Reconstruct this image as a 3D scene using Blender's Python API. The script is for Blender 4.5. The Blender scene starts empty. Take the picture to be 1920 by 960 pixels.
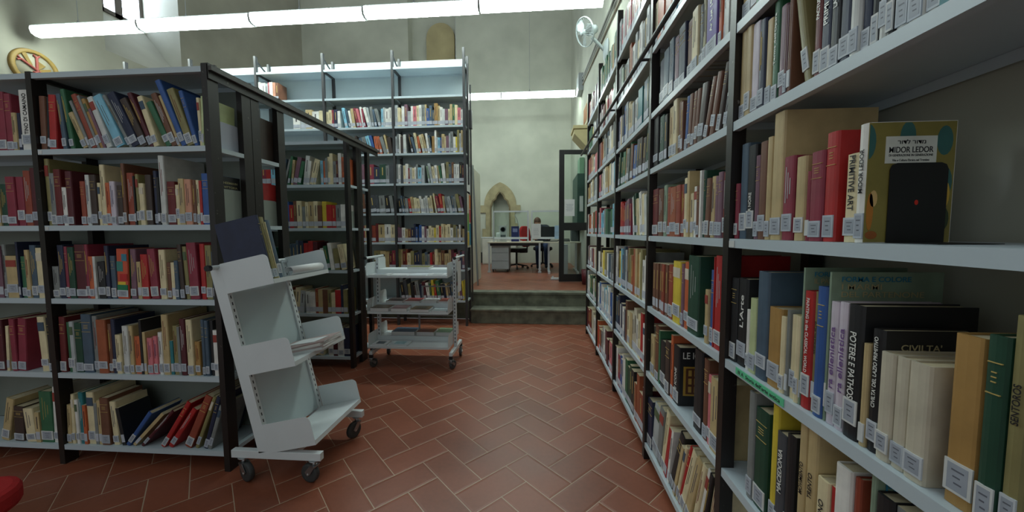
import bpy, bmesh, math, random
from mathutils import Matrix, Vector
C = bpy.context.scene
COL = C.collection
R = math.radians
# ---------------------------------------------------------------- camera, world, exposure
PITCH, YAW, ROLL, FPX, CAMH = R(3.804), R(4.263), R(-0.272), 673.8, 1.30
f_ = Vector((-math.sin(YAW) * math.cos(PITCH), math.cos(YAW) * math.cos(PITCH), -math.sin(PITCH)))
r0 = Vector((math.cos(YAW), math.sin(YAW), 0))
u0 = r0.cross(f_)
rt = r0 * math.cos(ROLL) + u0 * math.sin(ROLL)
up = -r0 * math.sin(ROLL) + u0 * math.cos(ROLL)
cd = bpy.data.cameras.new('camera')
cam = bpy.data.objects.new('camera', cd)
COL.objects.link(cam)
cam.matrix_world = Matrix(((rt.x, up.x, -f_.x, 0), (rt.y, up.y, -f_.y, 0), (rt.z, up.z, -f_.z, CAMH), (0, 0, 0, 1)))
cd.sensor_width = 36
cd.lens = FPX / 1920 * 36
cd.clip_start = 0.05
C.camera = cam
LAMP = 22.0          # strength of the fluorescent diffusers
AMBIENT = 0.40      # even world fill added through the open top and rear
WINDOW = 20.0
w = bpy.data.worlds.new('world')
C.world = w
w.use_nodes = True
w.node_tree.nodes['Background'].inputs[0].default_value = (0.88, 0.97, 1.0, 1)
w.node_tree.nodes['Background'].inputs[1].default_value = AMBIENT
C.view_settings.view_transform = 'Standard'
C.view_settings.look = 'None'
C.view_settings.exposure = 0.45
C.view_settings.gamma = 1
C.view_settings.use_curve_mapping = False

# ---------------------------------------------------------------- helpers
def lin(c):
    return tuple(((x / 255 / 12.92) if x / 255 <= 0.04045 else ((x / 255 + 0.055) / 1.055) ** 2.4) for x in c)
MATS = {}
def mat(name, rgb=(200, 200, 200), rough=0.5, metal=0.0, emit=0, var=0.06, scale=6.0, bump=0.0, alpha=None, trans=0):
    if name in MATS: return MATS[name]
    m = bpy.data.materials.new(name); m.use_nodes = True
    nt = m.node_tree; b = nt.nodes['Principled BSDF']
    c = lin(rgb) + (1,)
    b.inputs['Base Color'].default_value = c
    b.inputs['Roughness'].default_value = rough
    b.inputs['Metallic'].default_value = metal
    if trans: b.inputs['Transmission Weight'].default_value = trans; b.inputs['IOR'].default_value = 1.1
    if emit:
        b.inputs['Emission Color'].default_value = c; b.inputs['Emission Strength'].default_value = emit
    elif var:
        tc = nt.nodes.new('ShaderNodeTexCoord'); n = nt.nodes.new('ShaderNodeTexNoise')
        n.inputs['Scale'].default_value = scale; n.inputs['Detail'].default_value = 5
        nt.links.new(tc.outputs['Object'], n.inputs['Vector'])
        mr = nt.nodes.new('ShaderNodeMapRange'); mr.inputs[1].default_value = 0.3; mr.inputs[2].default_value = 0.7; mr.inputs[3].default_value = 1 - var * 1.3; mr.inputs[4].default_value = 1 + var * 1.1
        nt.links.new(n.outputs['Fac'], mr.inputs[0])
        mx = nt.nodes.new('ShaderNodeVectorMath'); mx.operation = 'MULTIPLY'
        mx.inputs[0].default_value = c[:3]
        nt.links.new(mr.outputs[0], mx.inputs[1]); nt.links.new(mx.outputs[0], b.inputs['Base Color'])
        if bump:
            bp = nt.nodes.new('ShaderNodeBump'); bp.inputs['Strength'].default_value = bump; bp.inputs['Distance'].default_value = 0.01
            nt.links.new(n.outputs['Fac'], bp.inputs['Height']); nt.links.new(bp.outputs[0], b.inputs['Normal'])
    MATS[name] = m
    return m

def bx(bm, x0, x1, y0, y1, z0, z1, M=None, mi=0):
    vs = [bm.verts.new(Vector(p) if M is None else M @ Vector(p)) for p in
          ((x0, y0, z0), (x1, y0, z0), (x1, y1, z0), (x0, y1, z0), (x0, y0, z1), (x1, y0, z1), (x1, y1, z1), (x0, y1, z1))]
    fs = []
    for f in ((0, 3, 2, 1), (4, 5, 6, 7), (0, 1, 5, 4), (1, 2, 6, 5), (2, 3, 7, 6), (3, 0, 4, 7)):
        fc = bm.faces.new([vs[i] for i in f]); fc.material_index = mi; fs.append(fc)
    return fs
def prism(bm, pts, axis, d0, d1, M=None, mi=0):
    # pts: 2-D outline; axis: the axis it is extruded along
    def P(a, b, d):
        p = {'x': (d, a, b), 'y': (a, d, b), 'z': (a, b, d)}[axis]
        return Vector(p) if M is None else M @ Vector(p)
    A = [bm.verts.new(P(a, b, d0)) for a, b in pts]; B = [bm.verts.new(P(a, b, d1)) for a, b in pts]
    n = len(pts)
    fs = [bm.faces.new(A), bm.faces.new(B[::-1])]
    for i in range(n): fs.append(bm.faces.new([A[i], B[i], B[(i + 1) % n], A[(i + 1) % n]]))
    for f in fs: f.material_index = mi
    return fs
def tube(bm, p0, p1, r, n=10, r1=None, mi=0):
    p0 = Vector(p0); p1 = Vector(p1); d = (p1 - p0); L = d.length
    M = Matrix.Translation((p0 + p1) / 2) @ d.to_track_quat('Z', 'Y').to_matrix().to_4x4()
    g = bmesh.ops.create_cone(bm, cap_ends=True, segments=n, radius1=r, radius2=r if r1 is None else r1, depth=L, matrix=M)
    for v in g['verts']:
        for f in v.link_faces: f.material_index = mi
def path(bm, pts, r, n=8):
    for a, b in zip(pts, pts[1:]): tube(bm, a, b, r, n)
    for p in pts[1:-1]: bmesh.ops.create_uvsphere(bm, u_segments=n, v_segments=6, radius=r, matrix=Matrix.Translation(p))
def lathe(bm, prof, M=None, n=24, mi=0, cap=True):
    rings = []
    for r, z in prof:
        rings.append([bm.verts.new((M or Matrix()) @ Vector((r * math.cos(2 * math.pi * k / n), r * math.sin(2 * math.pi * k / n), z))) for k in range(n)])
    for a, b in zip(rings, rings[1:]):
        for k in range(n):
            f = bm.faces.new([a[k], a[(k + 1) % n], b[(k + 1) % n], b[k]]); f.material_index = mi; f.smooth = True
    for ring, rev in ((rings[0], True), (rings[-1], False)):
        if cap:
            f = bm.faces.new(ring[::-1] if rev else ring); f.material_index = mi
def obj(name, bm, ms, parent=None, bevel=0, smooth=False, loc=None):
    me = bpy.data.meshes.new(name)
    bmesh.ops.recalc_face_normals(bm, faces=bm.faces)
    bm.to_mesh(me); bm.free()
    for m in (ms if isinstance(ms, (list, tuple)) else [ms]): me.materials.append(m)
    o = bpy.data.objects.new(name, me); COL.objects.link(o)
    if parent is not None:
        o.parent = parent
        o.matrix_parent_inverse = parent.matrix_basis.inverted()
    if smooth:
        for p in me.polygons: p.use_smooth = True
    if bevel:
        b = o.modifiers.new('bevel', 'BEVEL'); b.width = bevel; b.segments = 2; b.limit_method = 'ANGLE'
    return o
def tag(o, label=None, cat=None, group=None, kind=None):
    if label: o['label'] = label
    if cat: o['category'] = cat
    if group: o['group'] = group
    if kind: o['kind'] = kind
    return o
def thing(name, label, cat, loc=(0, 0, 0), group=None):
    o = bpy.data.objects.new(name, None); COL.objects.link(o); o.location = loc; o.empty_display_size = 0.1
    return tag(o, label, cat, group)
def struct(name, bm, ms, **k):
    return tag(obj(name, bm, ms, **k), kind='structure')
def B(): return bmesh.new()
def text_mesh(s, size, M, name, m, parent, width=None, ext=0.0002, height=None):
    cu = bpy.data.curves.new(name, 'FONT'); cu.body = s; cu.size = size; cu.extrude = ext; cu.offset = size * 0.010; cu.align_x = 'CENTER'; cu.align_y = 'CENTER'
    t = bpy.data.objects.new(name, cu); COL.objects.link(t)
    dg = bpy.context.evaluated_depsgraph_get()
    me = bpy.data.meshes.new_from_object(t.evaluated_get(dg)); me.name = name
    bpy.data.objects.remove(t); bpy.data.curves.remove(cu)
    xs = [v.co.x for v in me.vertices] or [0]; ys = [v.co.y for v in me.vertices] or [0]
    cx, cy = (min(xs) + max(xs)) / 2, (min(ys) + max(ys)) / 2
    S = 1 if not width else width / max(1e-6, max(xs) - min(xs))
    SY = S if not height else height / max(1e-6, max(ys) - min(ys))
    me.transform(Matrix.Diagonal((S, SY, 1, 1)) @ Matrix.Translation((-cx, -cy, 0)))
    me.transform(M)
    me.materials.clear(); me.materials.append(m)
    o = bpy.data.objects.new(name, me); COL.objects.link(o); o.parent = parent
    if parent is not None: o.matrix_parent_inverse = parent.matrix_basis.inverted()
    return o
def basis(xa, ya, za, o):
    return Matrix(((xa[0], ya[0], za[0], o[0]), (xa[1], ya[1], za[1], o[1]), (xa[2], ya[2], za[2], o[2]), (0, 0, 0, 1)))

# ---------------------------------------------------------------- shared materials
plaster = mat('plaster', (180, 182, 168), 0.95, var=0.10, scale=1.3, bump=0.25)
plaster_left = mat('plaster_warm', (152, 150, 136), 0.95, var=0.16, scale=0.9, bump=0.25)
shelf_m = mat('shelf_paint', (188, 201, 208), 0.38, var=0.03, scale=3)
panel_m = mat('panel_paint', (192, 205, 208), 0.5, var=0.03, scale=3)
white_m = mat('white_enamel', (215, 222, 224), 0.35, var=0.02)
wht_trim = mat('white_plastic', (225, 228, 226), 0.4, var=0.02)
black_m = mat('black_plastic', (22, 22, 24), 0.45, var=0.05)
steel_m = mat('steel', (165, 168, 170), 0.3, 0.9, var=0.05)
alu_m = mat('aluminium', (200, 205, 206), 0.35, 0.6, var=0.03)
grey_m = mat('grey_laminate', (150, 156, 158), 0.5, var=0.03)
stone_m = mat('grey_stone', (108, 110, 94), 0.85, var=0.34, scale=7, bump=0.4)
sand_m = mat('sandstone', (150, 140, 108), 0.9, var=0.16, scale=6, bump=0.4)
red_m = mat('red_fabric', (165, 22, 24), 0.85, var=0.06, scale=60, bump=0.2)
rubber_m = mat('grey_rubber', (70, 72, 72), 0.6)
paper_m = mat('paper', (215, 216, 216), 0.7, var=0.02)
ink_m = mat('ink', (40, 40, 46), 0.6, var=0)
lamp_m = mat('lamp_diffuser', (238, 255, 248), emit=LAMP)
def scuffed(name, rgb, chip):
    m = mat(name, rgb, 0.42, var=0)
    nt = m.node_tree; b = nt.nodes['Principled BSDF']
    tc = nt.nodes.new('ShaderNodeTexCoord'); n = nt.nodes.new('ShaderNodeTexNoise'); n.inputs['Scale'].default_value = 38; n.inputs['Detail'].default_value = 4
    nt.links.new(tc.outputs['Object'], n.inputs['Vector'])
    r = nt.nodes.new('ShaderNodeValToRGB'); r.color_ramp.elements[0].position = 0.69; r.color_ramp.elements[0].color = lin(rgb) + (1,)
    r.color_ramp.elements[1].position = 0.74; r.color_ramp.elements[1].color = lin(chip) + (1,)
    nt.links.new(n.outputs['Fac'], r.inputs[0]); nt.links.new(r.outputs[0], b.inputs['Base Color'])
    return m
post_m = scuffed('dark_brown_enamel', (30, 25, 23), (104, 100, 94))
post_grey = scuffed('grey_enamel', (58, 58, 60), (96, 96, 96))

# book material: one procedural cloth/paper surface, colour carried by each book
def book_material(name, rough, coat):
    m = bpy.data.materials.new(name); m.use_nodes = True; nt = m.node_tree; b = nt.nodes['Principled BSDF']
    a = nt.nodes.new('ShaderNodeAttribute'); a.attribute_name = 'Col'
    tc = nt.nodes.new('ShaderNodeTexCoord'); n = nt.nodes.new('ShaderNodeTexNoise'); n.inputs['Scale'].default_value = 14; n.inputs['Detail'].default_value = 6
    nt.links.new(tc.outputs['Object'], n.inputs['Vector'])
    mr = nt.nodes.new('ShaderNodeMapRange'); mr.inputs[1].default_value = 0.3; mr.inputs[2].default_value = 0.7; mr.inputs[3].default_value = 0.82; mr.inputs[4].default_value = 1.15
    nt.links.new(n.outputs['Fac'], mr.inputs[0])
    mx = nt.nodes.new('ShaderNodeVectorMath'); mx.operation = 'MULTIPLY'
    nt.links.new(a.outputs['Color'], mx.inputs[0]); nt.links.new(mr.outputs[0], mx.inputs[1]); nt.links.new(mx.outputs[0], b.inputs['Base Color'])
    b.inputs['Roughness'].default_value = rough; b.inputs['Coat Weight'].default_value = coat; b.inputs['Coat Roughness'].default_value = 0.25
    return m
book_m = book_material('book_cloth', 0.6, 0.15)
pages_m = mat('page_edges', (196, 184, 152), 0.9, var=0.12, scale=40)

# terracotta herringbone floor
def floor_material():
    m = bpy.data.materials.new('terracotta_herringbone'); m.use_nodes = True; nt = m.node_tree; b = nt.nodes['Principled BSDF']
    N = nt.nodes.new; Lk = nt.links.new
    def math_(op, a, b2=None, c=None):
        n = N('ShaderNodeMath'); n.operation = op
        for i, v in enumerate((a, b2, c)):
            if v is None: continue
            if isinstance(v, (int, float)): n.inputs[i].default_value = v
            else: Lk(v, n.inputs[i])
        return n.outputs[0]
    tc = N('ShaderNodeTexCoord'); sx = N('ShaderNodeSeparateXYZ'); Lk(tc.outputs['Object'], sx.inputs[0])
    W = 0.1665; PX, PY = -0.065, 2.03; s = math.sqrt(0.5)
    x = math_('SUBTRACT', sx.outputs[0], PX); y = math_('SUBTRACT', sx.outputs[1], PY)
    u = math_('ADD', math_('MULTIPLY', math_('ADD', x, y), s / W), 402.0)
    v = math_('ADD', math_('MULTIPLY', math_('SUBTRACT', y, x), s / W), 400.0)
    i = math_('FLOOR', u); j = math_('FLOOR', v); fu = math_('FRACT', u); fv = math_('FRACT', v)
    k = math_('MODULO', math_('ADD', math_('SUBTRACT', i, j), 400.0), 4.0)
    is_ = [math_('COMPARE', k, float(q), 0.1) for q in range(4)]
    dl = math_('ADD', fu, is_[1]); dr = math_('ADD', math_('SUBTRACT', 1.0, fu), is_[0])
    db = math_('ADD', fv, is_[2]); dt = math_('ADD', math_('SUBTRACT', 1.0, fv), is_[3])
    d = math_('MINIMUM', math_('MINIMUM', dl, dr), math_('MINIMUM', db, dt))
    n1 = N('ShaderNodeTexNoise'); n1.inputs['Scale'].default_value = 2.2; n1.inputs['Detail'].default_value = 6; Lk(tc.outputs['Object'], n1.inputs['Vector'])
    n2 = N('ShaderNodeTexNoise'); n2.inputs['Scale'].default_value = 45; n2.inputs['Detail'].default_value = 3; Lk(tc.outputs['Object'], n2.inputs['Vector'])
    thr = math_('MULTIPLY', n1.outputs['Fac'], 0.023)
    g = math_('LESS_THAN', d, thr)
    cid = N('ShaderNodeCombineXYZ'); Lk(math_('SUBTRACT', i, is_[1]), cid.inputs[0]); Lk(math_('SUBTRACT', j, is_[2]), cid.inputs[1])
    wn = N('ShaderNodeTexWhiteNoise'); Lk(cid.outputs[0], wn.inputs['Vector'])
    val = math_('ADD', math_('ADD', math_('MULTIPLY', wn.outputs['Value'], 0.16), math_('MULTIPLY', n1.outputs['Fac'], 0.64)), math_('MULTIPLY', n2.outputs['Fac'], 0.2))
    r = N('ShaderNodeValToRGB'); r.color_ramp.elements[0].position = 0.25; r.color_ramp.elements[0].color = lin((110, 61, 43)) + (1,)
    r.color_ramp.elements[1].position = 0.75; r.color_ramp.elements[1].color = lin((152, 87, 63)) + (1,); Lk(val, r.inputs[0])
    mx = N('ShaderNodeMix'); mx.data_type = 'RGBA'; Lk(g, mx.inputs[0]); Lk(r.outputs[0], mx.inputs[6]); mx.inputs[7].default_value = lin((178, 156, 132)) + (1,)
    Lk(mx.outputs[2], b.inputs['Base Color'])
    rr = N('ShaderNodeMapRange'); rr.inputs[3].default_value = 0.30; rr.inputs[4].default_value = 0.46; Lk(n1.outputs['Fac'], rr.inputs[0]); Lk(rr.outputs[0], b.inputs['Roughness'])
    bp = N('ShaderNodeBump'); bp.inputs['Strength'].default_value = 0.3; bp.inputs['Distance'].default_value = 0.004
    Lk(math_('MINIMUM', math_('MULTIPLY', d, 12.0), 1.0), bp.inputs['Height']); Lk(bp.outputs[0], b.inputs['Normal'])
    return m
floor_m = floor_material()

# ---------------------------------------------------------------- the room
XR, XL, YB, H0 = 0.90, -6.86, 10.34, 8.3
PZ = 0.413
bm = B(); bx(bm, XL - 1, XR + 0.3, -3, 5.27, -0.1, 0); struct('floor', bm, floor_m)
bm = B(); bx(bm, XL - 0.3, XR + 0.3, 5.30, YB + 0.5, 0.0, PZ - 0.001); struct('trim_upper_floor', bm, floor_m)
bm = B()
bx(bm, -0.965, XR, 5.012, 5.298, 0.0, 0.175); bx(bm, -0.975, XR, 5.0, 5.298, 0.175, 0.206)
bx(bm, XL, XR, 5.27, 5.299, 0.0, 0.375); bx(bm, XL, XR, 5.258, 5.46, 0.375, PZ)
struct('trim_stone_steps', bm, stone_m, bevel=0.006)
bm = B(); bx(bm, XR, XR + 0.3, -3, YB + 0.5, 0, H0); struct('wall_right', bm, plaster)
# left wall with a deep splayed window
bm = B()
WX = -7.62
wy0, wy1, wz0, wz1 = 5.42, 6.66, 4.22, 7.8
bx(bm, XL - 0.9, XL, -3, wy0, 0, H0); bx(bm, XL - 0.9, XL, wy1, YB + 0.5, 0, H0)
bx(bm, XL - 0.9, XL, wy0, wy1, 0, wz0); bx(bm, XL - 0.9, XL, wy0, wy1, wz1, H0)
prism(bm, [(XL - 0.9, wz0), (XL, wz0), (XL - 0.78, 5.24), (XL - 0.9, 5.24)], 'y', wy0, wy1)
prism(bm, [(XL - 0.9, wy0), (XL, wy0), (XL - 0.78, 5.9), (XL - 0.9, 5.9)], 'z', wz0, wz1)
struct('wall_left', bm, plaster_left)
wn_ = tag(thing('window_1', None, None), kind='structure')
bm = B()
bx(bm, WX - 0.04, WX + 0.03, 5.92, 6.02, 5.2, 7.8); bx(bm, WX - 0.04, WX + 0.03, 6.19, 6.31, 5.2, 7.8); bx(bm, WX - 0.04, WX + 0.03, 6.60, 6.66, 5.2, 7.8)
bx(bm, WX - 0.04, WX + 0.03, 5.92, 6.66, 5.2, 5.27); bx(bm, WX - 0.03, WX + 0.02, 5.92, 6.66, 6.4, 6.45)
obj('window_frame', bm, mat('window_frame_brown', (92, 84, 78), 0.6), wn_)
bm = B(); bx(bm, WX - 0.015, WX - 0.005, 6.02, 6.19, 5.27, 7.8); bx(bm, WX - 0.015, WX - 0.005, 6.31, 6.60, 5.27, 7.8)
obj('window_pane', bm, mat('bright_window', (214, 234, 255), emit=WINDOW), wn_)
# back wall, with a tall recess and the niche opening
bm = B()
rx0, rx1, rz0 = -3.70, -2.34, 3.6
nx0, nx1, nz1 = -1.31, -0.80, 2.46
y1 = YB + 0.6
bx(bm, XL - 0.3, rx0, YB, y1, 0, H0); bx(bm, rx0, rx1, YB, y1, 0, rz0); bx(bm, rx0, rx1, YB + 0.35, y1, rz0, H0)
bx(bm, rx1, nx0, YB, y1, 0, H0); bx(bm, nx0, nx1, YB, y1, 0, 0.75); bx(bm, nx0, nx1, YB, y1, nz1, H0); bx(bm, nx0, nx1, YB + 0.3, y1, 0.75, nz1)
bx(bm, nx1, XR + 0.3, YB, y1, 0, H0)
struct('wall_back', bm, plaster)
bm = B()
pts = [(-3.24, rz0), (-2.42, rz0), (-2.42, 6.9)] + [(-2.83 + 0.41 * math.cos(a), 6.9 + 0.41 * math.sin(a)) for a in [math.pi * q / 10 for q in range(1, 10)]] + [(-3.24, 6.9)]
prism(bm, pts, 'y', YB + 0.22, YB + 0.36)
struct('trim_blind_arch', bm, mat('ochre_plaster', (168, 156, 118), 0.95, var=0.12, scale=2))
bm = B(); bx(bm, -1.95, -1.58, YB - 0.05, YB, PZ, 0.72); struct('baseboard_back', bm, mat('dark_grey_paint', (38, 40, 42), 0.6))

# gothic niche surround
t = thing('stone_niche', 'pointed sandstone niche with trefoil arch in the far wall behind the desk', 'niche', (-1.1, YB, PZ))
bm = B()
cx = -1.1
def arch(hw, zs, za, n=10):
    rise = za - zs; r_ = (rise ** 2 + hw ** 2) / (2 * hw); amax = math.atan2(rise, r_ - hw)
    return [(-(r_ - hw) + r_ * math.cos(amax * q / n), zs + r_ * math.sin(amax * q / n)) for q in range(n + 1)]
outer = arch(0.46, 2.07, 2.72); inner = [(0.255, 2.0), (0.215, 2.10), (0.20, 2.17), (0.15, 2.21), (0.11, 2.24), (0.085, 2.33), (0.04, 2.38), (0.0, 2.43)]
prof = [(cx + 0.255, 0.76), (cx + 0.42, 0.76), (cx + 0.42, 1.30), (cx + 0.50, 1.30), (cx + 0.50, 1.55), (cx + 0.42, 1.55), (cx + 0.42, 1.88), (cx + 0.58, 1.88), (cx + 0.58, 2.07)]
prof += [(cx + a, b_) for a, b_ in outer] + [(cx - a, b_) for a, b_ in outer[::-1][1:]]
prof += [(cx - 0.62, 2.07), (cx - 0.62, 1.86), (cx - 0.42, 1.86), (cx - 0.42, 1.4), (cx - 0.52, 1.4), (cx - 0.52, 1.1), (cx - 0.42, 1.1), (cx - 0.42, 0.76), (cx - 0.255, 0.76)]
prof += [(cx - a, b_) for a, b_ in inner] + [(cx + a, b_) for a, b_ in inner[::-1][1:]]
prism(bm, prof, 'y', YB - 0.05, YB)
obj('stone_surround', bm, sand_m, t)
bm = B()
prof = [(cx - 0.29, 0.76)] + [(cx - a - 0.035, b_ + 0.03) for a, b_ in inner] + [(cx + a + 0.035, b_ + 0.03) for a, b_ in inner[::-1][1:]] + [(cx + 0.29, 0.76), (cx + 0.255, 0.76)] + [(cx + a, b_) for a, b_ in inner] + [(cx - a, b_) for a, b_ in inner[::-1][1:]] + [(cx - 0.255, 0.76)]
prism(bm, prof, 'y', YB - 0.075, YB - 0.05)
obj('arch_moulding', bm, mat('dark_sandstone', (112, 100, 74), 0.9, var=0.15), t)
# ---------------------------------------------------------------- fluorescent light rows
def light(x0, x1, y, z, label, grp, tip=None):
    t = thing('fluorescent_light', label, 'ceiling light', ((x0 + x1) / 2, y, z), grp)
    prof_ = [(-0.075, 0.045), (-0.08, 0.015), (-0.065, -0.035), (-0.03, -0.055), (0.03, -0.055), (0.065, -0.035), (0.08, 0.015), (0.075, 0.045)]
    bm = B(); prism(bm, [(y + a, z + b_) for a, b_ in prof_], 'x', x0 + 0.014, x1 - 0.014); obj('diffuser', bm, lamp_m, t)
    bm = B(); bx(bm, x0, x1, y - 0.07, y + 0.07, z + 0.046, z + 0.062); obj('tray', bm, white_m, t)
    for xe, s_ in ((x0, 1), (x1, -1)):
        bm = B(); prism(bm, [(y + a * 1.02, z + b_ * 1.05) for a, b_ in prof_], 'x', xe + s_ * 0.007, xe + s_ * 0.0135); obj('end_cap', bm, wht_trim, t)
    bm = B(); xm = x0 + 0.62
    tube(bm, (xm, y, z + 0.075), (xm, y, 8.2), 0.004, 6); tube(bm, (xm, y, z + 0.075), (xm, y, z + 0.12), 0.014, 8)
    obj('suspension_wire', bm, steel_m, t)
ordn = ['leftmost', 'second from left', 'third from left', 'fourth from left', 'rightmost']
xs1 = [-6.68, -5.15, -3.62, -2.145, -0.715, 0.765]
for k in range(5):
    light(xs1[k], xs1[k + 1], 4.5, 3.985 + 0.008 * k, 'long white fluorescent light hung high over the bookcases, %s of the front row' % ordn[k], 'front row of hanging fluorescent lights')
xs2 = [-2.45, -0.823, 0.79]
for k in range(2):
    light(xs2[k], xs2[k + 1], 8.1, 4.29, ['left', 'right'][k] + ' of two far fluorescent lights glowing against the back wall above the desk', 'far row of hanging fluorescent lights')
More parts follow.
